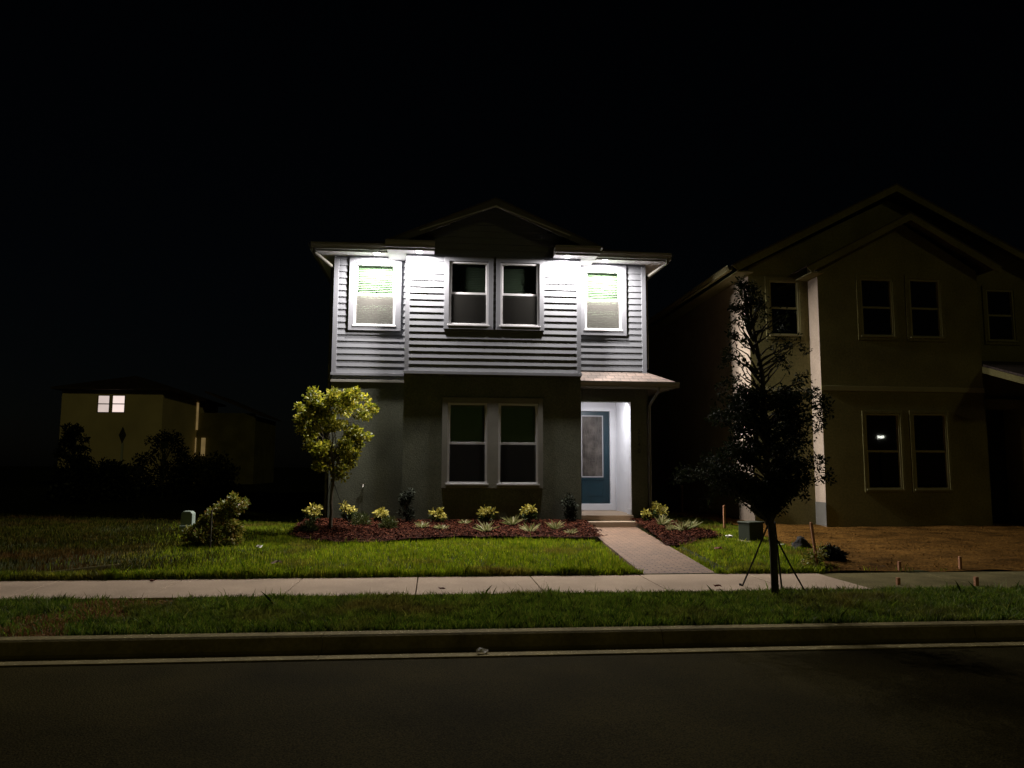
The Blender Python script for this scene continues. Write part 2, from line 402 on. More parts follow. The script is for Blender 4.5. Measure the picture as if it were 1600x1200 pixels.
# bare dirt of the lot next door
def dirt_z(x, y):
    z = gz(x, y) + .004 + .041*smooth01((y+7.16)/.6)
    z = z - .03*np.exp(-((y+3.2+.25*np.sin(.5*x))/.16)**2) - .03*np.exp(-((y+4.7+.25*np.sin(.5*x))/.16)**2)
    for (f, a, p) in ((1.1, .02, 0), (2.7, .012, 1.3), (5.9, .008, 2.1), (11.3, .006, .4)):
        z = z + a*np.sin(f*x+p+1.7*np.sin(f*.6*y))*np.cos(f*y*.9+p*2+1.3*np.sin(f*.5*x))
    return z
tag(sheet('bare_dirt', 5.3, 30, -7.185, 14, 330, 260, dirt_z, MT['dirt'], keep=lambda x, y: inside(DIRT, np.array([x]), np.array([y]))[0]), kind='structure')
tag(sheet('verge_dirt', 7.3, 26, -10.3, -8.78, 160, 16, lambda x, y: gz(x, y)+.012+.012*np.sin(5*x+2*np.sin(4*y))*np.cos(6*y+x), MT['dirt'],
          keep=lambda x, y: x > 7.9+.35*math.sin(3*y)), kind='structure')
# mulch beds
def bedmesh(name, poly, x0, x1, y0, y1):
    return sheet(name, x0, x1, y0, y1, 110, 80, lambda x, y: bed_z(x, y) + .012*np.sin(9*x+2*np.sin(7*y))*np.cos(8*y), MT['mulch'],
                 keep=lambda x, y: inside(poly, np.array([x]), np.array([y]))[0])
tag(bedmesh('mulch_bed', BED, -3.3, 3.6, -3.9, .6), kind='structure')
tag(bedmesh('small_mulch_bed', BED2, 4.1, 5.9, -4.0, .7), kind='structure')

def chips(n, poly, seed):
    g = np.random.default_rng(seed); p = np.array(poly)
    x = g.uniform(p[:, 0].min(), p[:, 0].max(), n*2); y = g.uniform(p[:, 1].min(), p[:, 1].max(), n*2)
    k = inside(poly, x+g.normal(0, .07, n*2)+.06*np.sin(7*y), y+g.normal(0, .07, n*2)+.06*np.sin(6*x)); x, y = x[k][:n], y[k][:n]; n = len(x)
    c = np.stack([x, y, bed_z(x, y)+.012+.02*g.random(n)], 1)
    t = g.random(n)*6.283; a = np.stack([np.cos(t), np.sin(t), g.normal(0, .35, n)], 1); a = unit(a)
    nr = g.normal(0, .5, (n, 3)); nr[:, 2] += 1; b = unit(np.cross(nr, a))
    L = g.uniform(.012, .042, n)[:, None]; W = g.uniform(.005, .013, n)[:, None]
    return np.stack([c+a*L+b*W*.4, c+a*L*.6-b*W, c-a*L-b*W*.6, c-a*L*.8+b*W], 1)
tag(np_mesh('mulch_chips', np.concatenate([chips(21000, BED, 1), chips(6000, BED2, 2)]), 4, CHIP), kind='stuff')
# small clods on the dirt
g = np.random.default_rng(5); n = 9000
x = g.uniform(5.4, 17, n); y = g.uniform(-7.1, 4, n); k = inside(DIRT, x, y); x, y = x[k], y[k]; n = len(x)
c = np.stack([x, y, dirt_z(x, y)], 1); s = (g.random(n)**4*.03+.006)[:, None]
base = np.array([[1, 0, -.3], [0, 1, -.3], [0, 0, .8]]); tv = []
rotv = unit(g.normal(size=(n, 3))); V = []
for tri in (((1, 0, -.4), (-.5, .87, -.4), (0, 0, .8)), ((-.5, .87, -.4), (-.5, -.87, -.4), (0, 0, .8)), ((-.5, -.87, -.4), (1, 0, -.4), (0, 0, .8))):
    V.append(np.stack([c + s*np.array(q) for q in tri], 1) + s[:, None]*rotv[:, None]*.0)
tag(np_mesh('dirt_clods', np.concatenate(V), 3, MT['dirt']), kind='stuff')

# grass
def grass(n, x0, x1, y0, y1, test, h, wd, seed, zf=gz, lean=.5):
    g = np.random.default_rng(seed)
    x = g.uniform(x0, x1, n); y = g.uniform(y0, y1, n); k = test(x, y); x, y = x[k], y[k]; n = len(x)
    pat = .5+.5*np.sin(2.3*x+1.9*np.sin(1.7*y))*np.cos(2.9*y+1.4*np.sin(2.1*x))
    tuft = .5+.5*np.sin(9*x+2.2*np.sin(6.3*y))*np.cos(8*y+2.1*np.sin(5.1*x))
    H = h*(.35+.7*g.random(n)+.35*pat+.45*tuft**2); t = g.random(n)*6.283
    long = g.random(n) < .012; H = np.where(long, H*1.9, H)
    b = np.stack([np.cos(t), np.sin(t), np.zeros(n)], 1)*(wd*(.6+.8*g.random(n)))[:, None]*.5
    t2 = g.random(n)*6.283; ln = lean*g.random(n)*H
    tip = np.stack([np.cos(t2)*ln, np.sin(t2)*ln, H], 1)
    c = np.stack([x, y, zf(x, y)-.005], 1); mid = c + tip*np.array([.35, .35, .6])
    return np.stack([c-b, c+b, mid+b*.7, c+tip, mid-b*.7], 1)
nz = lambda x, y, s: np.sin(s*x+1.3*np.sin(s*.7*y))*np.cos(s*1.1*y+1.7*np.sin(s*.6*x))
def lawn_test(x, y):
    jx = x + .07*np.sin(13*y) + rng.normal(0, .03, len(x)); jy = y + .07*np.sin(11*x) + rng.normal(0, .03, len(x))
    ok = (y < 6) & ~inside(BED, jx, jy) & ~inside(BED2, jx, jy) & ~inside(WALK, x+.0, y) & ~inside(DIRT, jx+.12*np.sin(3*y), jy)
    ok &= ~((x > -2.5) & (x < 5.2) & (y > -.1))
    return ok
V1 = grass(340000, -15, 7.3, -7.17, 5.5, lawn_test, .068, .011, 11)
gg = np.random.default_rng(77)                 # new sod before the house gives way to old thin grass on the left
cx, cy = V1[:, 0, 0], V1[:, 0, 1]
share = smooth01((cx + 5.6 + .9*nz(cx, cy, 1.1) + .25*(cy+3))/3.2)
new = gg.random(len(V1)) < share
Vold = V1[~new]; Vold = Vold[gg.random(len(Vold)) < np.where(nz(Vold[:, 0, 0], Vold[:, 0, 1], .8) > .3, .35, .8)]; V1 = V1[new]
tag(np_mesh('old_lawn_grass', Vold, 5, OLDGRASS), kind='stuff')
V1b = grass(22000, -12, 5.6, -7.24, -7.05, lambda x, y: ~inside(WALK, x, -7.1+0*y) & (x < 5.45), .085, .012, 12, lean=.7)
tag(np_mesh('lawn_grass', np.concatenate([V1, V1b]), 5, GRASS), kind='stuff')
def verge_test(x, y):
    ok = (x < 7.9 + .3*np.sin(3*y) + .35*rng.normal(size=len(x))) & (y < -8.66+.05*np.sin(7*x)+.03*rng.normal(size=len(x)))
    return ok
V2 = grass(190000, -11, 8.6, -10.38, -8.58, verge_test, .066, .0095, 13, lean=.9)
wx, wy = V2[:, 0, 0], V2[:, 0, 1]              # a worn strip of dead grass crosses the verge
worn = (np.abs(wx + 3.15 - .35*(wy+8.6)) < .42 + .14*np.sin(9*wy)) & (gg.random(len(V2)) < .88)
dry = V2[worn].copy(); dry[:, 2:, 2] = dry[:, :1, 2] + (dry[:, 2:, 2]-dry[:, :1, 2])*.45
tag(np_mesh('dead_grass', dry, 5, DEADGRASS), kind='stuff')
tag(np_mesh('verge_grass', V2[~worn], 5, VERGE), kind='stuff')

# ------------------------------------------------------------------ building helpers
def panel(mb, x0, x1, z0, z1, y, holes=(), depth=.13):
    """front face at y with real openings and their reveals"""
    xs = sorted({x0, x1, *[h[0] for h in holes], *[h[1] for h in holes]}); zs = sorted({z0, z1, *[h[2] for h in holes], *[h[3] for h in holes]})
    xs = [v for v in xs if x0 <= v <= x1]; zs = [v for v in zs if z0 <= v <= z1]
    for a, b in zip(xs[:-1], xs[1:]):
        for c, d in zip(zs[:-1], zs[1:]):
            mx, mz = (a+b)/2, (c+d)/2
            if any(h[0] < mx < h[1] and h[2] < mz < h[3] for h in holes): continue
            mb.face([(a, y, c), (b, y, c), (b, y, d), (a, y, d)])
    for h in holes:
        a, b, c, d = h; e = y+depth
        mb.face([(a, y, c), (a, e, c), (b, e, c), (b, y, c)]); mb.face([(a, y, d), (b, y, d), (b, e, d), (a, e, d)])
        mb.face([(a, y, c), (a, y, d), (a, e, d), (a, e, c)]); mb.face([(b, y, c), (b, e, c), (b, e, d), (b, y, d)])

def laps(mb, x0, x1, z0, z1, y, holes=(), step=.152, lip=.0195, clip=None):
    """lap boards: each course leans out to a lip at its lower edge"""
    k = 0
    while z0 + k*step < z1-1e-4:
        a = z0+k*step; b = min(a+step, z1); k += 1
        X0, X1 = (x0, x1) if clip is None else clip((a+b)/2)
        if X1-X0 < .05: continue
        yy = lambda z: y - lip + (lip-.003)*(z-a)/step
        cuts = sorted({a, b, *[v for h in holes for v in (h[2], h[3]) if a < v < b]})
        for c, d in zip(cuts[:-1], cuts[1:]):
            spans = [(X0, X1)]
            for h in holes:
                if h[2] < (c+d)/2 < h[3]:
                    ns = []
                    for s, e in spans:
                        if h[0] > s: ns.append((s, min(e, h[0])))
                        if h[1] < e: ns.append((max(s, h[1]), e))
                    spans = [q for q in ns if q[1]-q[0] > .004]
            for s, e in spans:
                mb.face([(s, yy(c), c), (e, yy(c), c), (e, yy(d), d), (s, yy(d), d)])
                if c == a: mb.face([(s, y, c), (e, y, c), (e, yy(c), c), (s, yy(c), c)])
        # butt joints
    return mb

def window(house, x0, x1, z0, z1, y, trim=None, blind=None, screen=True, frame_m='vinyl', trim_m='trimw', glass='glass', sill=True, tproud=.045, label=None, blind_m='blind'):
    f = MB(); t = .045; zm = (z0+z1)/2
    ya, yb = y-.012, y+.075
    f.box(x0, x0+t, ya, yb, z0, z1); f.box(x1-t, x1, ya, yb, z0, z1)
    f.box(x0+t, x1-t, ya, yb, z1-t, z1); f.box(x0+t, x1-t, ya, yb, z0, z0+t)
    f.box(x0+t, x1-t, y+.012, y+.06, zm-.026, zm+.026)
    s = .022
    for q0, q1, yy in ((z0+t, zm-.026, y+.012), (zm+.026, z1-t, y+.035)):
        f.box(x0+t, x0+t+s, yy, yy+.022, q0, q1); f.box(x1-t-s, x1-t, yy, yy+.022, q0, q1)
    w = f.build('window', MT[frame_m], house, bevel=.003)
    if label: w['label'] = label
    p = MB(); e = .002
    p.box(x0+t+e, x1-t-e, y+.046, y+.050, zm+.027, z1-t-e); p.box(x0+t+e, x1-t-e, y+.022, y+.026, z0+t+e, zm-.027)
    p.build('pane', MT[glass], w)
    if screen:
        q = MB(); q.box(x0+t+.002, x1-t-.002, y-.004, y-.002, z0+t+.002, zm-.028); q.build('insect_screen', MT['palescreen' if label else 'screen'], w)
    if blind:
        b = MB(); low, tilt = blind
        z = z1-t-.03; b.box(x0+t+.01, x1-t-.01, y+.095, y+.135, z-.02, z+.025); z -= .03
        while z > low:
            c, sn = math.cos(tilt)*.024, math.sin(tilt)*.024
            yc = y+.115
            b.face([(x0+t+.012, yc-c, z-sn), (x1-t-.012, yc-c, z-sn), (x1-t-.012, yc+c, z+sn), (x0+t+.012, yc+c, z+sn)])
            b.face([(x0+t+.012, yc-c, z-sn-.002), (x0+t+.012, yc+c, z+sn-.002), (x1-t-.012, yc+c, z+sn-.002), (x1-t-.012, yc-c, z-sn-.002)])
            z -= .042
        b.box(x0+t+.01, x1-t-.01, y+.10, y+.13, z+.01, z+.03)
        b.build('blind', MT[blind_m], w)
    if sill:
        q = MB(); q.box(x0-.03, x1+.03, y-.055, y-.012, z0-.022, z0+.012); q.build('sill', MT[frame_m], w, bevel=.003)
    if trim:
        a, b, c, d = trim; q = MB(); yo = y-tproud
        q.box(a, x0-.001, yo, y-.001, c, d); q.box(x1+.001, b, yo, y-.001, c, d)
        q.box(x0-.001, x1+.001, yo, y-.001, z1+.001, d); q.box(x0-.001, x1+.001, yo, y-.001, c, z0-.023)
        q.build('window_trim', MT[trim_m], w, bevel=.003)
    return w

def gutter_prof(y, z0, z1):            # K profile, street side towards -y
    h = z1-z0
    return [(y, z0), (y, z1-.01), (y-.004, z1), (y-.02, z0+.012+.0*h), (y-.075, z0+.012), (y-.08, z0+h*.35), (y-.118, z0+h*.72), (y-.122, z1), (y-.13, z1), (y-.126, z0+h*.70), (y-.088, z0+h*.30), (y-.085, z0)]

def downlight(house, x, y, z, watts, col=LAMP_COL):
    b = MB(); k = 24; r1, r2 = .095, .072
    P = lambda r, zz, i: (x+r*math.cos(2*math.pi*i/k), y+r*math.sin(2*math.pi*i/k), zz)
    for i in range(k):
        b.face([P(r1, z, i), P(r1, z, i+1), P(r1, z-.008, i+1), P(r1, z-.008, i)])
        b.face([P(r1, z-.008, i), P(r1, z-.008, i+1), P(r2, z-.008, i+1), P(r2, z-.008, i)])
        b.face([P(r2, z-.008, i), P(r2, z-.008, i+1), P(r2, z+.002, i+1), P(r2, z+.002, i)])
    o = b.build('downlight', MT['white'], house)
    l = MB()                                       # shallow domed lens
    for ra, za, rb, zb in ((r2, z-.004, r2*.92, z-.022), (r2*.92, z-.022, r2*.6, z-.034)):
        for i in range(k): l.face([P(ra, za, i), P(ra, za, i+1), P(rb, zb, i+1), P(rb, zb, i)])
    l.face([P(r2*.6, z-.034, i) for i in range(k)]); l.build('lens', MT['lens'], o)
    ld = bpy.data.lights.new('downlight_beam', 'AREA'); ld.shape = 'DISK'; ld.size = .17; ld.energy = watts; ld.color = col
    lo = bpy.data.objects.new('downlight_beam', ld); COL.objects.link(lo); lo.location = (x, y, z-.045); adopt(lo, o)
    return o

# ------------------------------------------------------------------ the lit house
H = empty('house', (1.35, .6, 0), 'two storey grey stucco and lap siding house lit by four bright soffit lamps', 'house')
bx0, bx1, hx0, hx1 = -.72, 3.40, -2.43, 5.14
YR = .62                                   # recessed front wall
lowin = [(.295, 1.208, .815, 2.672), (1.461, 2.388, .812, 2.672)]
s = MB()
panel(s, bx0, bx1, -.5, 3.36, .05, lowin)
s.face([(bx0, .05, -.5), (bx0, .05, 3.36), (bx0, YR, 3.36), (bx0, YR, -.5)])
s.face([(bx1, .05, -.5), (bx1, 2.5, -.5), (bx1, 2.5, 3.1), (bx1, .05, 3.1)])
panel(s, hx0, bx0, -.5, 3.2, YR-.005)
s.face([(hx0, YR-.005, -.5), (hx0, 11, -.5), (hx0, 11, 3.36), (hx0, YR-.005, 3.36)])
s.face([(hx1, 1.0, -.5), (hx1, 1.0, 3.36), (hx1, 11, 3.36), (hx1, 11, -.5)])
s.face([(hx0, 11, -.5), (hx1, 11, -.5), (hx1, 11, 6.3), (hx0, 11, 6.3)])
s.build('stucco_wall', MT['stucco'], H)
# stucco ledge under the recessed siding
s = MB(); s.box(hx0-.02, bx0, YR-.05, YR-.004, 3.175, 3.235); s.build('ledge', MT['stuccotrim'], H, bevel=.004)
s = MB(); s.box(.168, .294, .018, .049, .72, 2.80); s.box(2.389, 2.50, .018, .049, .72, 2.80); s.box(1.209, 1.46, .018, .049, .72, 2.80)
for a, b in ((.294, 1.209), (1.46, 2.389)): s.box(a, b, .018, .049, 2.673, 2.80); s.box(a, b, .018, .049, .72, .79)
s.build('window_surround', MT['stuccotrim'], H, bevel=.004)
for i, (a, b, c, d) in enumerate(lowin):
    window(H, a, b, c, d, .05, blind=(1.75, R(58)), screen=True, blind_m='blind', trim=None)

# upper walls
upc = [(.285, 1.205, 4.485, 5.995), (1.49, 2.41, 4.485, 5.995)]
upct = [(.17, 1.315, 4.385, 6.12), (1.385, 2.52, 4.385, 6.12)]
rl = (-1.955, -.985, 4.535, 6.05); rlt = (-2.08, -.845, 4.415, 6.20)
rr = (3.62, 4.53, 4.55, 6.045); rrt = (3.50, 4.655, 4.42, 6.20)
s = MB(); s_in = .0
sd_ = MB()
laps(sd_, bx0+.10, bx1-.10, 3.40, 6.12, .0, upct)
laps(sd_, bx0+.10, bx1-.10, 6.13, 7.35, .0, clip=lambda z: (max(bx0+.1, 1.337-(7.36-z)/.433), min(bx1-.1, 1.337+(7.36-z)/.433)))
panel(sd_, bx0, bx1, 3.36, 6.14, .02, upc, .10)
sd_.face([(bx0, .02, 3.3), (bx0, .02, 6.4), (bx0, YR+.02, 6.4), (bx0, YR+.02, 3.3)])
sd_.face([(bx1, .02, 3.3), (bx1, YR+.02, 3.3), (bx1, YR+.02, 6.4), (bx1, .02, 6.4)])
sd_.face([(bx0-.4, .02, 6.14), (bx1+.4, .02, 6.14), (1.337, .02, 7.42)])
laps(sd_, hx0+.10, bx0, 3.40, 6.22, YR, [rlt]); panel(sd_, hx0, bx0, 3.2, 6.25, YR+.02, [rl], .10)
laps(sd_, bx1, hx1-.10, 3.40, 6.22, YR, [rrt]); panel(sd_, bx1, hx1, 3.0, 6.25, YR+.02, [rr], .10)
sd_.face([(hx0, YR+.02, 3.36), (hx0, 11, 3.36), (hx0, 11, 6.3), (hx0, YR+.02, 6.3)])
sd_.face([(hx1, YR+.02, 3.36), (hx1, YR+.02, 6.3), (hx1, 11, 6.3), (hx1, 11, 3.36)])
sd_.build('lap_siding', MT['siding'], H)
for x0, x1, y, z1 in ((bx0, bx0+.10, -.026, 6.14), (bx1-.10, bx1, -.026, 6.14), (hx0-.012, hx0+.10, YR-.028, 6.22), (hx1-.10, hx1+.012, YR-.028, 6.22)):
    q = MB(); q.box(x0, x1, y, y+.045, 3.40, z1); q.build('corner_board', MT['trimw'], H, bevel=.003)
q = MB()
q.box(bx0-.01, bx1+.01, -.048, .049, 3.325, 3.398); q.box(hx0-.03, bx0-.011, YR-.04, YR+.02, 3.335, 3.398); q.box(bx1+.011, hx1+.03, YR-.04, YR+.02, 3.34, 3.398)
q.build('band_board', MT['trimw'], H, bevel=.003)
q = MB(); q.box(1.317, 1.383, -.012, .018, 4.40, 6.10); q.build('window_gap_shadow', MT['signback'], H)  # dark strip painted in for the shadow on the siding between the windows
for hh, tt, bl in ((upc[0], upct[0], (5.2, R(64))), (upc[1], upct[1], (5.2, R(64)))):
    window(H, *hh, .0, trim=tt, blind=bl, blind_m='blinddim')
window(H, *rl, YR, trim=rlt, blind=(4.62, R(40)), label='small upper window with a pale blind under the left lamp')
window(H, *rr, YR, trim=rrt, blind=(4.62, R(40)), label='small upper window with a pale blind under the right lamp')

# eaves: soffits, gutters, returns, roof
e0, e1 = hx0-.44, hx1+.46
q = MB()
q.box(e0, bx0-.43, .20, YR, 6.222, 6.25); q.box(bx1+.35, e1, .20, YR, 6.222, 6.25)
q.box(e0, hx0, YR, 11.4, 6.222, 6.25); q.box(hx1, e1, YR, 11.4, 6.222, 6.25)
q.box(bx0-.43, bx0, -.36, YR, 6.142, 6.17); q.box(bx1, bx1+.35, -.36, YR, 6.142, 6.17)
q.box(bx0, -.07, -.36, -.002, 6.142, 6.17); q.box(2.735, bx1, -.36, -.002, 6.142, 6.17)
sf = q.build('soffit', MT['soffit'], H)
q = MB()                                     # vinyl ribs
for a, b, y0, y1, z in ((e0, bx0-.43, .2, YR-.03, 6.222), (bx1+.35, e1, .2, YR-.03, 6.222), (bx0-.43, -.07, -.36, -.03, 6.142), (2.735, bx1+.35, -.36, -.03, 6.142)):
    k = a+.05
    while k < b-.05:
        q.box(k, k+.012, y0+.01, y1, z-.006, z-.0005); k += .10
q.build('soffit_rib', MT['soffit'], sf)['kind'] = 'stuff'
q = MB()
q.box(e0, bx0-.43, .165, .199, 6.20, 6.37); q.box(bx1+.35, e1, .165, .199, 6.20, 6.37)
q.box(bx0-.43, -.07, -.395, -.361, 6.12, 6.30); q.box(2.735, bx1+.35, -.395, -.361, 6.12, 6.30)
q.box(-.105, -.07, -.36, -.002, 6.171, 6.34); q.box(2.735, 2.77, -.36, -.002, 6.171, 6.34)
q.box(e0-.0, e0+.035, .2, 11.4, 6.251, 6.37); q.box(e1-.035, e1, .2, 11.4, 6.251, 6.37)
q.build('fascia', MT['gutter'], H)
for a, b, y, z0, z1 in ((e0-.05, bx0-.435, .164, 6.235, 6.375), (bx1+.36, e1+.05, .164, 6.235, 6.375), (bx0-.46, -.06, -.396, 6.165, 6.325), (2.725, bx1+.38, -.396, 6.165, 6.325)):
    g_ = MB(); g_.prism(gutter_prof(y, z0, z1), 'x', a, b); go = g_.build('gutter', MT['gutter'], H)
for xs_, sgn in ((e0-.001, -1), (e1+.001, 1)):
    g_ = MB(); pr = [(xs_+sgn*(-(u-.164)), v) for u, v in gutter_prof(.164, 6.235, 6.375)]
    g_.prism(pr, 'y', .17, 11.3); g_.build('gutter', MT['gutter'], H)
# little shingled skirts over the returns
for a, b in ((bx0-.45, -.07), (2.735, bx1+.37)):
    q = MB(); q.prism([(-.42, 6.335), (-.01, 6.50), (-.01, 6.47), (-.42, 6.31)], 'x', a, b); q.build('return_roof', MT['shingle'], H)
# main hip roof
ex0, ex1, ey0, ey1, ez = e0-.06, e1+.06, .10, 11.6, 6.385
rx, ra, rb, rz = (ex0+ex1)/2, 4.5, 7.2, 7.86
q = MB()
q.face([(ex0, ey0, ez), (ex1, ey0, ez), (rx, ra, rz)]); q.face([(ex1, ey0, ez), (ex1, ey1, ez), (rx, rb, rz), (rx, ra, rz)])
q.face([(ex1, ey1, ez), (ex0, ey1, ez), (rx, rb, rz)]); q.face([(ex0, ey1, ez), (ex0, ey0, ez), (rx, ra, rz), (rx, rb, rz)])
q.face([(ex0, ey0, ez-.02), (ex0, ey1, ez-.02), (ex1, ey1, ez-.02), (ex1, ey0, ez-.02)])
# front gable over the bay
gx0, gx1, gp, gzl, gzp = bx0-.47, bx1+.46, 1.337, 6.335, 7.435
q.prism([(gx0, gzl), (gp, gzp), (gx1, gzl), (gx1, gzl-.03), (gp, gzp-.035), (gx0, gzl-.03)], 'y', -.43, 4.4)
q.build('roof', MT['shingle_side'], H)
q = MB(); d = .165
for sx in (gx0, gx1):
    o_ = 1 if sx == gx0 else -1
    q.prism([(sx+o_*.02, gzl-.032), (gp, gzp-.04), (gp, gzp-.04-d), (sx+o_*.30, gzl-.032-d+.13)], 'y', -.425, -.39)
q.build('rake_board', MT['rake'], H)
q = MB()
for sx in (gx0, gx1):
    o_ = 1 if sx == gx0 else -1
    q.prism([(sx+o_*.34, gzl+.13), (gp, gzp-.075), (gp, gzp-.095), (sx+o_*.34, gzl+.11)], 'y', -.389, -.002)
q.build('rake_soffit', MT['trimw'], H)
q = MB()
for sx in (gx0, gx1):
    o_ = 1 if sx == gx0 else -1
    q.prism([(sx+o_*.78, gzl+.262), (gp, gzp-.195), (gp, gzp-.225), (sx+o_*.78, gzl+.232)], 'y', -.432, -.389)
q.build('rake_trim', MT['vinyl'], H)

# downspouts
q = MB(); q.tube([(hx0-.40, .10, 6.24), (hx0-.40, .12, 6.15), (hx0-.06, .66, 5.95), (hx0-.06, .70, 5.85), (hx0-.06, .70, -.1)], .042, 8); q.build('downspout', MT['spout'], H)
q = MB(); q.tube([(hx1+.42, .10, 6.24), (hx1+.42, .12, 6.15), (hx1+.07, .70, 5.93), (hx1+.06, .74, 5.85), (hx1+.06, .74, 3.62)], .042, 8); q.build('downspout', MT['spout'], H)

# porch
q = MB()
a, b, y0, yw, z0, z1 = bx1+.002, 5.735, .14, YR-.002, 3.245, 3.52
q.face([(a, y0, z0), (b, y0, z0), (hx1+.02, yw, z1), (a, yw, z1)])
q.face([(b, y0, z0), (b, 3.2, z0), (hx1+.02, 3.2, z1), (hx1+.02, yw, z1)])
q.face([(a, y0, z0-.02), (b, y0, z0-.02), (b, y0, z0), (a, y0, z0)]); q.face([(b, y0, z0-.02), (b, 3.2, z0-.02), (b, 3.2, z0), (b, y0, z0)])
q.face([(hx1+.02, 3.2, z1), (b, 3.2, z0), (hx1+.02, 3.2, z0)])
q.build('porch_roof', MT['shingle'], H)
q = MB(); q.box(a, b-.03, y0+.03, y0+.055, 3.085, 3.222); q.box(b-.055, b-.03, y0+.056, 3.2, 3.085, 3.222)
q.box(a, b-.056, y0+.056, .50, 3.10, 3.12); q.box(hx1+.01, b-.056, .5, 3.2, 3.10, 3.12)
q.build('porch_fascia', MT['gutter'], H)
g_ = MB(); g_.prism(gutter_prof(y0+.029, 3.10, 3.235), 'x', a, b+.06); g_.build('gutter', MT['gutter'], H)
q = MB(); q.box(a, hx1-.004, .50, .78, 2.79, 3.10); q.build('porch_beam', MT['stucco'], H)
q = MB(); q.box(4.715, 5.115, .505, .93, -.5, 2.789); pier = q.build('porch_pier', MT['stucco'], H, bevel=.006)
q = MB(); q.box(4.703, 4.7145, .515, .92, .09, 2.785); q.box(4.695, 4.714, .5, .93, .09, .22); q.build('pier_facing', MT['white'], pier)
q = MB()
q.face([(bx1+.012, .08, .0), (bx1+.012, 2.5, .0), (bx1+.012, 2.5, 3.0), (bx1+.012, .08, 3.0)])
holes = [(3.72, 4.665, .09, 2.735)]
panel(q, bx1+.012, 4.82, .0, 3.02, 2.5, holes, .12)
q.face([(4.82, 1.0, .0), (4.82, 1.0, 3.0), (4.82, 2.5, 3.0), (4.82, 2.5, .0)])
q.face([(4.82, 1.0, .0), (5.12, 1.0, 0), (5.12, 1.0, 3.0), (4.82, 1.0, 3.0)])
q.face([(bx1, .78, 2.995), (hx1, .78, 2.995), (hx1, 2.6, 2.995), (bx1, 2.6, 2.995)])
q.box(4.72, 5.11, .782, .99, 2.792, 2.994)
q.build('porch_lining', MT['white'], H)
q = MB(); q.box(bx1+.015, 4.714, .36, 2.62, -.4, .085); q.box(4.714, 5.12, .931, 2.6, -.4, .08)
q.box(bx1-.0, 4.86, .05, .359, -.4, -.045); q.build('porch_step', MT['concrete'], H, bevel=.01)
# door
q = MB()
q.box(3.735, 4.65, 2.555, 2.60, .255, 2.70); q.box(3.80, 4.585, 2.547, 2.5545, .30, 2.66)
door = q.build('door', MT['teal'], H, bevel=.004)
q = MB(); q.box(3.66, 3.734, 2.47, 2.61, .09, 2.78); q.box(4.651, 4.775, 2.47, 2.61, .09, 2.78); q.box(3.734, 4.651, 2.47, 2.61, 2.701, 2.78); q.box(3.734, 4.651, 2.44, 2.62, .09, .252)
q.build('door_frame', MT['white'], H, bevel=.004)
q = MB(); q.box(3.905, 4.45, 2.542, 2.5465, .97, 2.56); dgl = q.build('door_glass', doorglass, door)
q = MB()
for (x0, x1, z0_, z1_) in ((3.88, 3.905, .945, 2.585), (4.45, 4.475, .945, 2.585), (3.905, 4.45, .945, .97), (3.905, 4.45, 2.56, 2.585)): q.box(x0, x1, 2.53, 2.546, z0_, z1_)
q.build('glass_frame', MT['vinyl'], door)
q = MB()
for x in (4.0, 4.09, 4.26, 4.35): q.box(x, x+.008, 2.537, 2.5418, .97, 2.56)
for k in range(9): q.box(4.098, 4.26, 2.538, 2.5416, 1.05+.17*k, 1.056+.17*k)
q.build('leaded_pattern', MT['spout'], door)
q = MB()
for (x0, x1, z0_, z1_) in ((3.88, 3.9, .45, .84), (4.455, 4.475, .45, .84), (3.9, 4.455, .45, .468), (3.9, 4.455, .822, .84)): q.box(x0, x1, 2.535, 2.5465, z0_, z1_)
q.box(3.87, 4.49, 2.52, 2.5462, .885, .91)
q.build('door_moulding', MT['teal'], door)
q = MB(); q.tube([(3.79, 2.49, 1.18), (3.79, 2.49, 1.42)], .012, 8); q.box(3.765, 3.815, 2.53, 2.5465, 1.14, 1.48); q.build('handle', MT['metal'], door)
# porch downspout
q = MB(); q.tube([(5.30, .10, 3.11), (5.30, .13, 3.02), (5.17, .44, 2.72), (5.155, .47, 2.62), (5.155, .47, -.05)], .036, 8); q.build('downspout', MT['spout'], H)
# house number, four dark numerals one above the other (too dim to read in the photograph)
for i, ch in enumerate('2140'):
    cu = bpy.data.curves.new('numeral', 'FONT'); cu.body = ch; cu.size = .15; cu.extrude = .006; cu.align_x = 'CENTER'
    to = bpy.data.objects.new('numeral_curve', cu); COL.objects.link(to)
    dg = bpy.context.evaluated_depsgraph_get(); nm = bpy.data.meshes.new_from_object(to.evaluated_get(dg)); bpy.data.objects.remove(to)
    nm.transform(Matrix.Translation((4.90, .497, 2.02-.155*i)) @ Matrix.Rotation(R(90), 4, 'X'))
    finish('numeral', nm, MT['digit'], pier)
# hose bib on the left wall
q = MB(); q.tube([(-1.63, YR-.01, .78), (-1.63, YR-.09, .78), (-1.63, YR-.12, .73)], .014, 8); q.box(-1.69, -1.57, YR-.075, YR-.055, .80, .825); q.build('hose_tap', MT['metal'], H)

# the four lamps under the eaves and the porch lamp
downlight(H, -1.42, .30, 6.218, LAMP_W)
downlight(H, -.42, -.25, 6.138, LAMP_W)
downlight(H, 3.04, -.25, 6.138, LAMP_W)
downlight(H, 4.06, .30, 6.218, LAMP_W)
downlight(H, 4.10, 1.12, 2.985, 36, (.97, .96, 1))

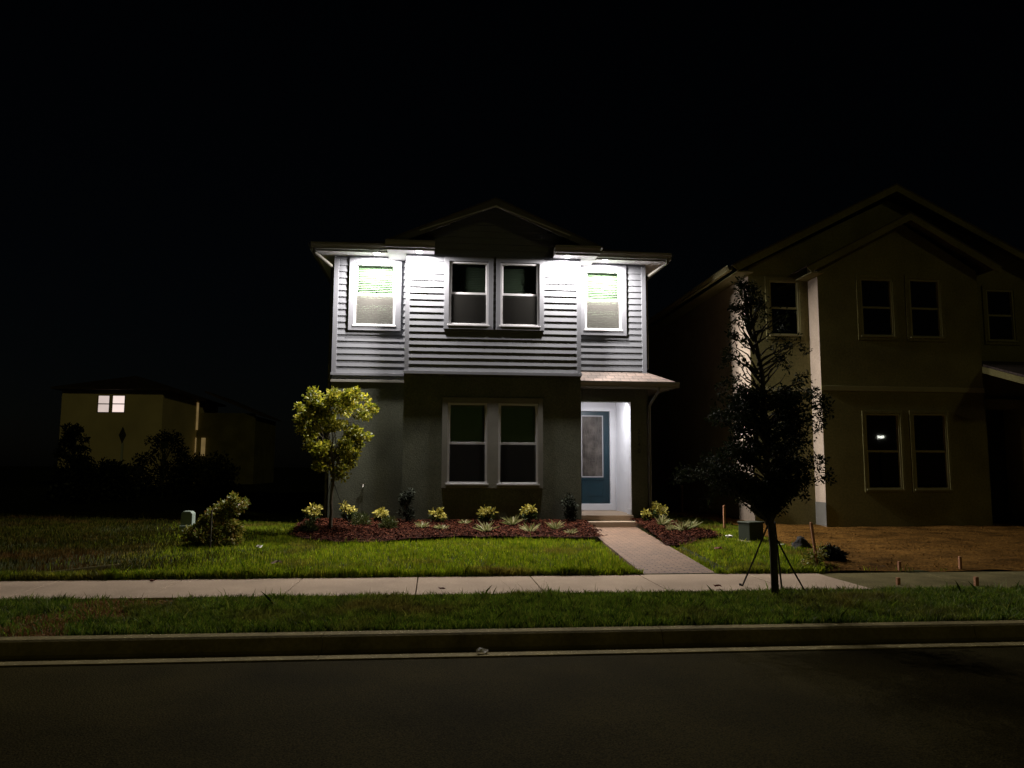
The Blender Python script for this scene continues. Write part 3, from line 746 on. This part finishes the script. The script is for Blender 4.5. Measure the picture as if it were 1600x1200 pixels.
# ------------------------------------------------------------------ the unlit house next door
NH = empty('neighbour_house', (11.6, .5, -.2), 'dark two storey beige house with a front gable, unfinished lot of bare dirt before it', 'house')
nx0, nx1, nxb0, nxb1 = 7.75, 16.2, 9.30, 13.50
NB, NR, NW = 0.0, .50, .50
nw1 = [(10.395, 11.235, 4.44, 5.885), (11.67, 12.49, 4.435, 5.90)]
nw2 = [(10.36, 11.26, .71, 2.54), (11.58, 12.47, .71, 2.55)]
q = MB()
panel(q, nxb0, nxb1, -.6, 6.15, NB, nw1+nw2, .14)
q.face([(nxb1, NB, -.6), (nxb1, 1.9, -.6), (nxb1, 1.9, 6.2), (nxb1, NB, 6.2)])
q.face([(nxb0, NB, 6.15), (nxb1, NB, 6.15), (11.55, NB, 7.33)])
nwl = (8.28, 9.07, 4.50, 5.90); nwr = (14.1, 14.86, 4.48, 5.82)
panel(q, nx0, nxb0, -.6, 6.22, NR, [nwl], .14)
panel(q, nxb1, nx1, 2.95, 6.22, NR, [nwr], .14)
ndoor = (13.72, 14.62, -.16, 2.72)
panel(q, nxb1, nx1, -.6, 2.95, .25, [ndoor], .6)
q.face([(nxb1, .25, 2.95), (nx1, .25, 2.95), (nx1, NR, 2.95), (nxb1, NR, 2.95)])
q.face([(nx1, .25, -.6), (nx1, 12, -.6), (nx1, 12, 6.22), (nx1, .25, 6.22)])
q.face([(nx0, 12, -.6), (nx0, 12, 6.22), (nx1, 12, 6.22), (nx1, 12, -.6)])
q.face([(nx0, NR+.01, 6.22), (nx1, NR+.01, 6.22), (11.58, NR+.01, 8.1)])
q.build('wall', MT['beige'], NH)
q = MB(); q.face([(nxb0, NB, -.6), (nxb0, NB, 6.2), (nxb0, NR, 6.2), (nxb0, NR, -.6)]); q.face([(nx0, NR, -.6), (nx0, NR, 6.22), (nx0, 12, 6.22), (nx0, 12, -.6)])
q.build('side_wall', MT['litside'], NH)  # same house render, coloured paler for the lamplight on its side walls
q = MB(); q.box(nxb0-.012, nxb1+.012, NB-.03, NB-.001, 3.08, 3.20); q.box(nx0-.02, nxb0-.013, NR-.03, NR-.001, 3.08, 3.20); q.build('band_board', MT['beigetrim'], NH, bevel=.004)
q = MB(); q.box(nxb0-.01, nxb0+.005, NB-.012, NR-.002, -.15, .40); q.build('base_course', MT['stuccotrim'], NH)
for h_, y_, ins in [(h, NB, None) for h in nw1+nw2] + [(nwl, NR, 1), (nwr, NR, 1)]:
    t_ = (h_[0]-.10, h_[1]+.10, h_[2]-.10, h_[3]+.10)
    window(NH, *h_, y_, trim=t_ if (ins or h_ in nw1) else (h_[0]-.07, h_[1]+.07, h_[2]-.07, h_[3]+.07), blind=None, screen=False, frame_m='beigetrim', trim_m='beige', glass='glassdark', tproud=.028)
q = MB(); q.box(13.74, 14.60, .78, .83, -.14, 2.70); nd = q.build('door', MT['dark'], NH)
q = MB(); q.tube([(14.50, .75, .9), (14.50, .72, .9), (14.40, .72, .9)], .012, 6); q.build('handle', MT['metal'], nd)
q = MB()
q.prism([(nx0-.55, 6.18), (11.58, 8.42), (16.9, 5.75), (16.9, 5.71), (11.58, 8.38), (nx0-.55, 6.14)], 'y', NR-.38, 12.3)
q.prism([(nxb0-.45, 6.06), (11.58, 7.50), (nxb1+.42, 6.22), (nxb1+.42, 6.185), (11.58, 7.465), (nxb0-.45, 6.025)], 'y', NB-.38, 4.5)
q.build('roof', MT['shingle_side'], NH)
q = MB()
q.prism([(nx0-.54, 6.139), (11.58, 8.379), (16.88, 5.709), (16.88, 5.55), (11.58, 8.21), (nx0-.40, 6.02)], 'y', NR-.375, NR-.345)
q.prism([(nxb0-.44, 6.024), (11.58, 7.464), (nxb1+.41, 6.184), (nxb1+.30, 6.05), (11.58, 7.30), (nxb0-.32, 5.91)], 'y', NB-.375, NB-.345)
q.build('rake_board', MT['beige'], NH)
q = MB(); q.box(nx0-.42, nx0-.001, NR-.34, 12.2, 6.00, 6.03); q.box(nxb0-.32, nxb0-.002, NB-.34, NR-.01, 5.90, 5.93); q.build('soffit', MT['beigetrim'], NH)
g_ = MB(); g_.prism([(nx0-.551+(-(u-.0)) * -1.0, v) for u, v in gutter_prof(.0, 6.02, 6.15)], 'y', NR-.37, 12.2); g_.build('gutter', MT['beigetrim'], NH)
# low porch roof on its right, sloping to the street
q = MB(); q.prism([(NR-.01, 3.95), (NR-.01, 3.90), (-1.45, 3.28), (-1.45, 3.33)], 'x', 13.52, 16.8); q.build('porch_roof', MT['shingle'], NH)
q = MB(); q.prism([(NR-.02, 3.895), (NR-.02, 3.73), (-1.44, 3.12), (-1.44, 3.275)], 'x', 13.50, 13.54); q.box(13.541, 16.8, -1.44, -1.41, 3.10, 3.27); q.build('porch_fascia', MT['beige'], NH)
q = MB(); q.box(15.1, 15.4, -1.35, -1.05, -.5, 3.1); q.build('porch_post', MT['beige'], NH)

# ------------------------------------------------------------------ far house on the left
FH = empty('far_house', (-19, 38, 0), 'far cream two storey house in the dark with two lit upper windows', 'house')
q = MB(); fw_ = [(-22.03, -21.24, 4.63, 5.80), (-21.13, -20.28, 4.64, 5.81)]
panel(q, -24.25, -17.9, -1, 6.15, 35, fw_, .15)
q.face([(-17.9, 35, -1), (-17.9, 48, -1), (-17.9, 48, 6.15), (-17.9, 35, 6.15)])
q.face([(-24.25, 35, -1), (-24.25, 35, 6.15), (-24.25, 48, 6.15), (-24.25, 48, -1)])
q.face([(-24.25, 48, -1), (-24.25, 48, 6.15), (-17.9, 48, 6.15), (-17.9, 48, -1)])
q.build('wall', MT['cream'], FH)
q = MB(); panel(q, -17.9, -13.6, -1, 5.2, 42.5); q.face([(-13.6, 42.5, -1), (-13.6, 50, -1), (-13.6, 50, 5), (-13.6, 42.5, 5)]); q.build('wing_wall', MT['beige'], FH)
for i, h_ in enumerate(fw_):
    a, b, c, d = h_; q = MB(); t = .05; zm = (c+d)/2
    q.box(a, a+t, 35-.01, 35.08, c, d); q.box(b-t, b, 35-.01, 35.08, c, d); q.box(a+t, b-t, 35-.01, 35.08, d-t, d); q.box(a+t, b-t, 35-.01, 35.08, c, c+t); q.box(a+t, b-t, 35.0, 35.06, zm-.03, zm+.03)
    wo = q.build('window', MT['beigetrim'], FH); q = MB(); q.box(a+t, b-t, 35.062, 35.09, c+t, d-t); q.build('pane', MT['litB' if i == 0 else 'litA'], wo)
q = MB()
q.prism([(-24.75, 6.12), (-17.4, 6.12), (-17.4, 6.25), (-24.75, 6.25)], 'y', 34.5, 48.5)
q.face([(-24.75, 34.5, 6.251), (-17.4, 34.5, 6.251), (-21, 38.5, 7.5)]); q.face([(-17.4, 34.5, 6.251), (-17.4, 48.5, 6.251), (-21, 44.5, 7.5), (-21, 38.5, 7.5)])
q.face([(-17.4, 48.5, 6.251), (-24.75, 48.5, 6.251), (-21, 44.5, 7.5)]); q.face([(-24.75, 48.5, 6.251), (-24.75, 34.5, 6.251), (-21, 38.5, 7.5), (-21, 44.5, 7.5)])
q.prism([(-17.3, 6.7), (-13.2, 5.0), (-13.2, 5.12), (-17.3, 6.85)], 'y', 42.1, 50.4)
q.build('roof', MT['shingle_side'], FH)
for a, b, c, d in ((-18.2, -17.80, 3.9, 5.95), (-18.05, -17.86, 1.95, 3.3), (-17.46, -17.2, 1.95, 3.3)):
    q = MB(); q.box(a, b, 42.3, 42.48, c, d); q.build('lit_corner_strip', MT['warmglow'], FH)  # glowing strips stand for wall corners lit by an unseen lamp

# street lamp across the street behind the camera: its head is what shines in the neighbour's window
SL = empty('street_lamp', (36.24, -42, -.3), 'tall dark street lamp with a small white head across the street', 'street lamp')
q = MB(); q.tube([(36.24, -42, -.3), (36.24, -42, 3.7)], [.09, .06], 10); q.build('pole', MT['signback'], SL)
q = MB(); q.prism([(35.89, 3.69), (36.59, 3.69), (36.44, 3.89), (36.04, 3.89)], 'y', -42.25, -41.75); hd = q.build('lamp_head', MT['signback'], SL)
q = MB(); q.box(35.97, 36.51, -41.74, -41.70, 3.70, 3.88); q.build('lens', MT['starlamp'], hd)

# ------------------------------------------------------------------ trees
def limb(mb, a, b, r0_, r1_, seed, seg=5, wob=.06):
    g = random.Random(seed); a, b = Vector(a), Vector(b); L = (b-a).length; pts, rad = [], []
    for i in range(seg+1):
        t = i/seg; p = a.lerp(b, t)
        if 0 < i < seg: p += Vector((g.uniform(-1, 1), g.uniform(-1, 1), g.uniform(-.5, .5)))*wob*L
        pts.append(p); rad.append(r0_ + (r1_-r0_)*t)
    mb.tube(pts, rad, 7); return pts

# small lime tree in the bed on the left
tx, ty, tz = -2.10, -1.35, -.08
T = empty('lime_tree', (tx, ty, tz), 'small lime green tree with a round crown on a thin trunk by the left corner', 'tree')
q = MB(); top = (tx+.02, ty, 1.15); limb(q, (tx, ty, tz-.1), top, .042, .03, 3, 6, .012)
g = random.Random(4)
tips = []
for i in range(13):
    t = i/13*6.283+g.uniform(-.2, .2); rr_ = g.uniform(.25, .62); z = g.uniform(1.5, 2.45)
    e = (tx+math.cos(t)*rr_, ty+math.sin(t)*rr_, z); limb(q, (top[0], top[1], g.uniform(.95, 1.2)), e, .018, .005, i, 4, .08); tips.append(e)
q.build('trunk', MT['bark'], T, True)
bl = []
for i in range(120):                                       # many small clumps in an inverted dome
    t = g.uniform(0, 6.283); z = g.uniform(0, 1)**.7; rmax = .30+.50*math.sin(min(1, z*1.25)*1.57)*(1-.35*max(0, z-.75)/.25)
    r = rmax*g.uniform(.15, 1.05)**.5
    c = .06+.085*g.random()
    bl.append((tx+math.cos(t)*r, ty+math.sin(t)*r, 1.19+1.55*z, c, c, c*.85))
for i in range(16):
    t = g.uniform(0, 6.283); r = g.uniform(.1, .55); bl.append((tx+math.cos(t)*r, ty+math.sin(t)*r, .88+.55*r+.3*g.random(), .12, .12, .10, .0006))
np_mesh('crown', leaves(10500, bl, .066, .044, 21, .45), 6, LIME, T)

# street tree on the verge
tx, ty, tz = 3.92, -8.98, -.28
T = empty('street_tree', (tx, ty, tz), 'dark young street tree with small oval leaves on the verge, strapped at its base', 'tree')
q = MB(); spine = [(tx, ty, tz-.1), (tx-.01, ty, .3), (tx-.05, ty+.02, .9), (tx-.04, ty+.03, 1.6), (tx-.07, ty+.02, 2.3), (tx-.17, ty+.03, 2.95), (tx-.24, ty, 3.4)]
q.tube(spine, [.045, .041, .039, .035, .027, .013, .004], 9)
# crown shape: (height above datum, left reach, right reach)
prof = [(.88, .14, .16), (.96, .36, .34), (1.04, .74, .46), (1.12, .94, .64), (1.3, .64, .60), (1.5, .54, .58), (1.7, .58, .58), (1.9, .54, .68), (2.05, .48, .66), (2.25, .40, .54), (2.5, .34, .42), (2.7, .30, .48), (2.95, .24, .34), (3.15, .18, .18), (3.3, .08, .06)]
bl = []; g = random.Random(12); k = 0
for zz, l_, r_ in prof:
    n_ = 6 if zz < 2.2 else 5
    cx = tx-.04-(max(0, zz-2.2))*.17
    for j in range(n_*2):
        side = -1 if j % 2 else 1; reach = (l_ if side < 0 else r_)*g.uniform(.45, 1.0)
        dy = g.uniform(-.6, .6)*(.85*max(l_, r_)); z = zz+g.uniform(-.09, .09)
        e = (cx+side*reach, ty+dy, z); k += 1
        limb(q, (cx, ty+.02, z-.18-g.random()*.25), e, .014, .003, k, 4, .07)
        c = g.uniform(.06, .12); wt = c**3*(1.0 if zz < 2.2 else .32)
        bl.append((e[0], e[1], e[2], c*1.25, c*1.1, c*.8, wt))
        if g.random() < .55:
            f_ = g.uniform(1.02, 1.28); e2 = (cx+side*reach*f_, ty+dy*f_, z+g.uniform(-.12, .14)); limb(q, e, e2, .004, .002, k+500, 3, .06)
            for s_ in (.5, 1.0): bl.append((e[0]+(e2[0]-e[0])*s_, e[1]+(e2[1]-e[1])*s_, e[2]+(e2[2]-e[2])*s_, .05, .05, .04, .00028))
        if zz < 2.15 and g.random() < .9:
            m_ = g.uniform(.25, .7); bl.append((cx+side*reach*m_, ty+dy*m_, z-.05, .13, .13, .11, .0026))
q.build('trunk', MT['barkdark'], T, True)
np_mesh('crown', leaves(23000, bl, .043, .019, 31, .42, droop=.25), 6, OAK, T)
for i, (gx, gy, z) in enumerate(((3.80, -8.25, .62), (4.20, -8.55, .58), (4.42, -8.75, .42))):
    q = MB(); g0 = Vector((tx-.02 if i == 0 else tx+.03, ty+.03, z)); g1 = Vector((gx, gy, -.30)); q.tube([g0, g0.lerp(g1, .5)+Vector((0, 0, -.015)), g1], .011, 6)
    q.box(gx-.012, gx+.012, gy-.012, gy+.012, -.36, -.22)
    tag(q.build('guy_strap', MT['black']), ['black guy strap running left from the street tree to the pavement edge', 'black guy strap running right from the street tree, longer of two', 'short black guy strap right of the street tree, lower on its trunk'][i], 'strap', 'guy straps of the street tree')
# guys of the lime tree
for i, (gx, gy) in enumerate(((-2.42, -.95), (-1.72, -1.0))):
    q = MB(); q.tube([(-2.10, -1.33, .95), (gx, gy, -.1)], .008, 6)
    tag(q.build('guy_strap', MT['black']), ['thin guy strap on the left of the lime tree', 'thin guy strap on the right of the lime tree before the wall'][i], 'strap', 'guy straps of the lime tree')

# ------------------------------------------------------------------ shrubs and bed plants
def gold_shrub(seed, h, name='gold_shrub'):
    r = empty(name, (0, 0, 0)); g = random.Random(seed); q = MB(); bl = []; lo = []
    for i in range(9):
        t = g.uniform(0, 6.283); rr_ = h*g.uniform(.1, .45); z = h*g.uniform(.5, .95)*(1-.25*(rr_/(.45*h)))
        e = (math.cos(t)*rr_, math.sin(t)*rr_, z); q.tube([(0, 0, -.05), (e[0]*.5, e[1]*.5, z*.6), e], [.010, .007, .004], 5); bl.append((*e, h*.11, h*.11, h*.09))
        lo.append((e[0]*.8, e[1]*.8, z*.55, h*.13, h*.13, h*.10))
    q.build('stem', MT['bark'], r)
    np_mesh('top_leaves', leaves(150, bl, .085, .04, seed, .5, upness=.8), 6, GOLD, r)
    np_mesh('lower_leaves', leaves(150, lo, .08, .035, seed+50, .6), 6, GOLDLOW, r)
    return r
lab = ['gold topped shrub behind the lime tree trunk, left end of the bed', 'tall gold shrub right of the lime tree trunk, near the tap', 'low wide gold shrub before the left wall, behind two dark mounds',
       'gold shrub below the left edge of the lower window pair', 'gold shrub with a pale spiky plant right before it, below the lower windows', 'gold shrub below the right edge of the lower windows',
       'taller gold shrub at the porch downspout', 'small gold shrub at the foot of the porch pier']
for i, (x, y, h) in enumerate([(-2.62, -.15, .44), (-1.92, -.1, .50), (-1.15, -.05, .36), (.1, -.4, .40), (1.17, -.42, .46), (2.11, -.6, .48), (5.28, .25, .52), (4.86, -.12, .30)]):
    o = gold_shrub(100+i, h*.9); o.location = (x, y, float(bed_z(0, y))-.01); tag(o, lab[i], 'shrub', 'gold topped shrubs in the mulch beds')
def spiky(seed, h, n=46):
    g = np.random.default_rng(seed); t = g.random(n)*6.283; el = g.uniform(.35, 1.35, n); L = h*g.uniform(.8, 1.35, n)
    d = np.stack([np.cos(t)*np.cos(el), np.sin(t)*np.cos(el), np.sin(el)], 1); s = np.stack([-np.sin(t), np.cos(t), 0*t], 1)*(.009*(h/.22)*g.uniform(.7, 1.2, n))[:, None]
    c = np.stack([np.cos(t), np.sin(t), 0*t], 1)*.02; m_ = c + d*(L*.55)[:, None]; tip = c + d*L[:, None]*np.array([1.15, 1.15, .82])
    return np_mesh('spiky_plant', np.stack([c-s, c+s, m_+s, tip, m_-s], 1), 5, SPIKE)
sl = ['pale spiky plant just right of the dark column shrub by the wall', 'flat pale spiky plant before the gold shrub below the left window edge', 'tiny pale spiky plant alone in the mulch below the left window', 'pale spiky plant right in front of the middle gold shrub',
      'upright pale spiky plant between two gold shrubs below the right window', 'pale spiky plant before the gold shrub below the right window edge', 'pale spiky plant alone in the mulch left of the dark porch side shrub', 'small pale spiky plant at the grass edge beside the path',
      'upright pale spiky plant before the shrubs at the porch pier', 'small pale spiky plant amid the right mulch bed', 'large pale spiky plant at the right bed grass edge', 'pale spiky plant at the far right tip of the right bed']
for i, (x, y, h) in enumerate([(-.22, -1.41, .20), (.17, -1.66, .17), (.69, -.7, .15), (1.06, -2.14, .28), (1.69, -.96, .29), (1.93, -2.17, .26), (2.51, -1.73, .25), (2.71, -2.5, .15), (4.95, -1.06, .29), (4.86, -2.04, .18), (5.1, -2.05, .30), (5.42, -1.65, .26)]):
    o = spiky(200+i, h*.86, 40); o.location = (x, y, float(bed_z(0, y))+.005); tag(o, sl[i], 'plant', 'pale spiky plants in the mulch beds')
def mound(seed, h):
    g = np.random.default_rng(seed); n = 700; d = unit(g.normal(size=(n, 3))); d[:, 2] = np.abs(d[:, 2])
    c = d*np.array([h*.5, h*.5, h*.62])*(g.random(n)**.4)[:, None]; a = unit(d+g.normal(size=(n, 3))*.5+np.array([0, 0, .35])); b = unit(np.cross(a, g.normal(size=(n, 3))))
    L = (.09*g.uniform(.6, 1.3, n))[:, None]; W = .007
    return np_mesh('grass_mound', np.stack([c-b*W, c+b*W, c+a*L*.6+b*W*.7, c+a*L], 1), 4, MOUND)
for i, (x, y, h) in enumerate([(-1.54, -.75, .40), (-.92, -1.4, .36), (-2.45, -1.9, .32)]):
    o = mound(300+i, h); o.location = (x, y, float(bed_z(0, y))); tag(o, ['dark rounded grass mound beside the tall gold shrub', 'dark rounded grass mound before the low wide gold shrub', 'dark rounded grass mound in the lime tree shade, left of its trunk'][i], 'plant', 'dark grass mounds in the bed')
def column(seed, h):
    r = empty('column_shrub', (0, 0, 0)); q = MB(); g = random.Random(seed); bl = []
    for i in range(5):
        x, y = g.uniform(-.05, .05), g.uniform(-.05, .05); q.tube([(x*.3, y*.3, -.05), (x, y, h*.6), (x*1.6, y*1.6, h*.95)], [.014, .01, .005], 6)
    q.build('stem', MT['barkdark'], r)
    for i in range(16): bl.append((g.uniform(-.09, .09), g.uniform(-.09, .09), h*g.uniform(.12, .98), .08, .08, .10))
    np_mesh('foliage', leaves(1300, bl, .06, .02, seed, .5), 6, SHADESHRUB, r); return r
for i, (x, y, h) in enumerate([(-.60, -.25, .66), (3.06, -.3, .60)]):
    o = column(400+i, h); o.location = (x, y, float(bed_z(0, y))); tag(o, ['dark narrow upright shrub left of the lower windows', 'dark narrow upright shrub left of the porch steps'][i], 'shrub', 'dark column shrubs by the wall')

# bush on the left lawn, with a stake in it and the pale pedestal behind
B = empty('lawn_bush', (-3.78, -3.6, -.2), 'loose yellow green bush alone on the left lawn', 'bush')
g = random.Random(9); q = MB(); bl = []
for i in range(26):
    t = g.uniform(0, 6.283); rr_ = g.uniform(.05, .5); z = g.uniform(.15, .85)*(1-.35*rr_); z += .12*math.cos(t)
    e = (-3.78+math.cos(t)*rr_*1.05, -3.55+math.sin(t)*rr_*.8, -.2+z); q.tube([(-3.78, -3.55, -.25), (-3.78+math.cos(t)*rr_*.5, -3.55+math.sin(t)*rr_*.4, -.2+z*.6), e], [.012, .008, .003], 5)
    c = g.uniform(.08, .15); bl.append((*e, c, c, c*.9))
for i in range(14):
    t = g.uniform(0, 6.283); r_ = g.uniform(.1, .5); bl.append((-3.78+math.cos(t)*r_, -3.55+math.sin(t)*r_*.8, g.uniform(-.1, .2), .13, .13, .11))
q.build('stem', MT['bark'], B); np_mesh('foliage', leaves(6000, bl, .06, .032, 41, .5), 6, BUSHL, B)
q = MB(); q.box(-3.76, -3.735, -4.02, -3.995, -.25, .45); tag(q.build('wooden_stake', MT['barkdark'], bevel=.003), 'dark stake standing in front of the bush on the left lawn', 'stake')
q = MB(); q.prism([(-5.34, -.06), (-5.10, -.06), (-5.10, .19), (-5.15, .24), (-5.29, .24), (-5.34, .19)], 'y', -.5, -.28); q.box(-5.36, -5.08, -.52, -.26, -.25, -.061)
tag(q.build('utility_pedestal', MT['boxpale'], bevel=.012), 'pale blue green utility pedestal behind the bush on the left lawn', 'utility box')

# ------------------------------------------------------------------ small things on the right
C = empty('utility_cabinet', (6.05, -3.2, -.2), 'green utility cabinet with pale lid on the grass behind the street tree', 'utility box')
def cab(name, prof_z, grow, m):
    q = MB(); z0_, z1_ = prof_z; pts = [(-.18-grow, -.15-grow), (.18+grow, -.15-grow), (.18+grow, .15+grow), (-.18-grow, .15+grow)]
    a = R(22); pts = [(6.08+x*math.cos(a)-y*math.sin(a), -3.2+x*math.sin(a)+y*math.cos(a)) for x, y in pts]; q.prism(pts, 'z', z0_, z1_); return q.build(name, m, C, bevel=.012)
cab('cabinet_body', (-.25, .15), 0, MT['boxgreen']); cab('lid', (.151, .185), .015, MT['boxgreen'])
cab('base', (-.26, -.17), .02, MT['concrete'])
def stake(x, y, z, h, r=.02, tilt=(0, 0)):
    q = MB(); q.v = []; t = Vector((tilt[0], tilt[1], 1)); a = Vector((x, y, z-.1)); b = a + t*(h+.1)
    n = len(q.v); q.v += [tuple(p+Vector((i*r, j*r, 0))) for p in (a, b) for j in (-1, 1) for i in (-1, 1)]
    q.f += [(0, 2, 3, 1), (4, 5, 7, 6), (0, 1, 5, 4), (2, 6, 7, 3), (0, 4, 6, 2), (1, 3, 7, 5)]
    return q.build('wooden_stake', MT['wood'], bevel=.003)
for i, a in enumerate([(7.22, 4.4, -.05, .74, .024), (6.5, -.75, -.19, .56, .022), (5.5, -6.92, -.23, .66, .018, (-.10, .02)), (6.62, -7.1, -.24, .13, .02), (7.56, -7.08, -.24, .19, .018), (5.84, -8.3, -.26, .10, .02), (6.78, -8.45, -.26, .12, .022)]):
    tag(stake(*a), ['raw wooden stake far back between the two houses', 'raw wooden stake left of the green cabinet', 'leaning raw wooden stake at the corner of dirt and pavement', 'short stub of a stake at the dirt edge, left of a taller one', 'thin wooden stake at the dirt edge far right', 'short stub stake on the sandy pavement, nearer the street tree', 'short stub stake on the sandy pavement at far right'][i], 'stake', 'wooden survey stakes')
q = MB(); q.tube([(7.50, 3.7, -.15), (7.50, 3.7, .34), (7.72, 3.7, .34), (7.72, 3.7, -.1)], .022, 8); q.tube([(7.50, 3.7, .10), (7.58, 3.66, .10)], .016, 6)
tag(q.build('white_pipe', MT['pvc'], smooth=True), 'white pipe loop standing in the dirt at the neighbouring wall', 'pipe')
def lump(name, x, y, z, sx, sy, sz, seed, m):
    g = random.Random(seed); q = MB(); nu, nv = 14, 8
    for j in range(nv+1):
        for i in range(nu):
            u = 6.283*i/nu; v = j/nv*1.57; r = math.cos(v)*(1+.25*g.uniform(-1, 1)) if j < nv else 0
            q.v.append((x+sx*r*math.cos(u), y+sy*r*math.sin(u), z+sz*math.sin(v)*(1+.15*g.uniform(-1, 1))-.03))
    for j in range(nv):
        for i in range(nu): q.f.append((j*nu+i, j*nu+(i+1) % nu, (j+1)*nu+(i+1) % nu, (j+1)*nu+i))
    return q.build(name, m, None, True)
tag(lump('dark_clump', 6.42, -4.55, -.22, .17, .15, .25, 1, MT['poly']), 'dark hump at the grass edge behind the leaning stake', 'clump')
CL = leaves(900, [(5.98, -6.45, -.14, .13, .12, .12), (5.92, -6.45, -.05, .09, .09, .09), (6.06, -6.43, -.10, .10, .09, .09)], .07, .03, 88, .4)
tag(np_mesh('dark_clump', CL, 6, SHADESHRUB), 'dark ragged clump on the dirt right of the leaning stake', 'clump')
q = MB(); q.tube([(6.1, -6.6, -.19), (6.3, -6.72, -.205), (6.55, -6.86, -.215)], [.025, .02, .012], 6); tag(q.build('clump_shadow', MT['barkdark']), 'dark bar on the dirt, drawn as the shadow of the ragged clump', 'clump_shadow')  # tapering dark bar put in for the clump's cast shadow
W_ = leaves(420, [(5.45, -6.85, -.12, .16, .12, .13), (5.62, -6.7, -.02, .12, .1, .14)], .07, .02, 77, .6)
tag(np_mesh('weed', W_, 6, BUSHL), 'brownish weed tuft at the foot of the leaning stake', 'weed')
q = MB(); q.tube([(6.0, -4.3, -.15), (6.2, -4.35, -.14)], .012, 6); tag(q.build('pipe_offcut', MT['pvc']), 'short white pipe offcut lying in the grass by the dark hump', 'pipe')

def scrap(name, x, y, z, s, seed, m, label, cat):
    g = random.Random(seed); q = MB(); n = 4; ids = {}
    for j in range(n):
        for i in range(n): q.v.append((x+(i-1.5)*s/3+g.uniform(-.1, .1)*s, y+(j-1.5)*s/4+g.uniform(-.1, .1)*s, z+g.uniform(0, .4)*s+.004))
    for j in range(n-1):
        for i in range(n-1): q.f.append((j*n+i, j*n+i+1, (j+1)*n+i+1, (j+1)*n+i))
    o = q.build(name, m); sm = o.modifiers.new('thick', 'SOLIDIFY'); sm.thickness = .002
    return tag(o, label, cat)
scrap('litter', .44, -10.80, -.40, .10, 1, MT['paper'], 'crumpled white litter lying in the gutter', 'litter')
scrap('paper_scrap', 5.62, -3.3, -.12, .15, 2, MT['paper'], 'white scrap on the grass left of the green cabinet', 'litter')
scrap('dry_leaf', -3.47, -7.45, -.242, .07, 3, MT['redleaf'], 'dark dry leaf on the pavement far left', 'leaf')
scrap('dry_leaf', 4.55, -5.5, -.10, .12, 4, MT['redleaf'], 'red brown dry leaf standing in the grass right of the path', 'leaf')
scrap('dry_leaf', 3.42, -8.5, -.22, .08, 5, MT['redleaf'], 'dark dry leaf at the verge edge below the path', 'leaf')
scrap('dry_leaf', .11, -8.62, -.20, .07, 6, MT['redleaf'], 'red leaf in the verge grass at its middle', 'leaf')
scrap('paper_scrap', -2.86, -4.39, -.14, .11, 7, MT['paper'], 'pale scrap on the lawn right of the bush', 'litter')
scrap('paper_scrap', -2.16, -6.5, -.15, .13, 8, MT['concrete'], 'dull pale scrap on the lawn edge above the pavement, left of middle', 'litter')
q = MB(); q.prism([(-4.95, -7.0), (-4.35, -6.2), (-4.33, -6.22), (-4.93, -7.02)], 'z', -.24, -.165); tag(q.build('edging_strip', MT['dusty']), 'pale edging strip lying across the far left lawn', 'edging')

# ------------------------------------------------------------------ dark things far left
SIGN_POST = MT['pvc']
S = empty('road_sign', (-13.36, 17, -.3), 'diamond road sign seen from behind before the far house', 'sign')
q = MB(); q.box(-13.40, -13.32, 16.97, 17.03, -.4, 2.2); q.build('post', SIGN_POST, S)
q = MB(); c_ = .36; q.prism([(-13.36-c_*.42, 2.50), (-13.36, 2.14), (-13.36+c_*.42, 2.50), (-13.36, 2.86)], 'y', 16.93, 16.965); q.build('sign_plate', MT['signback'], S)
S = empty('small_sign', (-11.6, 17, -.3), 'thin pale post with a small plate far left of the lime tree', 'sign')
q = MB(); q.box(-11.62, -11.57, 16.98, 17.02, -.4, 1.93); q.build('post', MT['boxgreen'], S)
q = MB(); q.box(-11.75, -11.45, 16.95, 16.979, 1.94, 2.24); q.build('sign_plate', MT['boxgreen'], S)
def dark_tree(x, y, h, wdt, seed, label, name, n=4200, lf=.13):
    T_ = empty(name, (x, y, -.2), label, 'tree' if 'tree' in name else 'bush'); q = MB(); g = random.Random(seed); bl = []
    limb(q, (x, y, -.3), (x, y, h*.5), .10, .06, seed, 4, .02)
    for i in range(60):                            # clumps filling a dome
        t = g.uniform(0, 6.283); z = g.uniform(.08, .93); r = wdt*.46*math.sqrt(1-(z*.98)**2.2)*g.uniform(.25, 1)**.5
        e = (x+math.cos(t)*r, y+math.sin(t)*r, -.2+h*z)
        if i % 3 == 0: limb(q, (x, y, h*z*.5), e, .03, .01, i, 3, .05)
        c = wdt*g.uniform(.09, .16); bl.append((*e, c, c, c*.9))
    q.build('trunk', MT['barkdark'], T_); np_mesh('crown', leaves(n, bl, lf, lf*.5, seed, .5), 6, DARKLEAF, T_)
dark_tree(-14.45, 15, 3.1, 1.5, 61, 'dark rounded tree before the left edge of the far house', 'dark_tree')
dark_tree(-12.5, 19.5, 3.0, 2.8, 62, 'broad dark bush before the right corner of the far house', 'dark_bush')
dark_tree(-10.0, 17.5, 1.8, 3.2, 63, 'low dark bush right of the far house corner', 'dark_bush')
dark_tree(-12.4, 12.5, 1.35, 3.2, 64, 'low dark bush at the foot of the sign before the far house', 'dark_bush')
dark_tree(-15.6, 20, 1.25, 3.4, 65, 'low wide dark bush left of the sign below the lit windows', 'dark_bush')
q = MB(); q.box(-13.18, -12.05, 15.6, 16.0, .80, 1.18); q.box(-13.12, -13.05, 15.7, 15.9, -.3, .799); q.box(-12.2, -12.13, 15.7, 15.9, -.3, .799)
tag(q.build('dark_box', MT['signback'], bevel=.01), 'dark box on two legs at the foot of the far house', 'box')
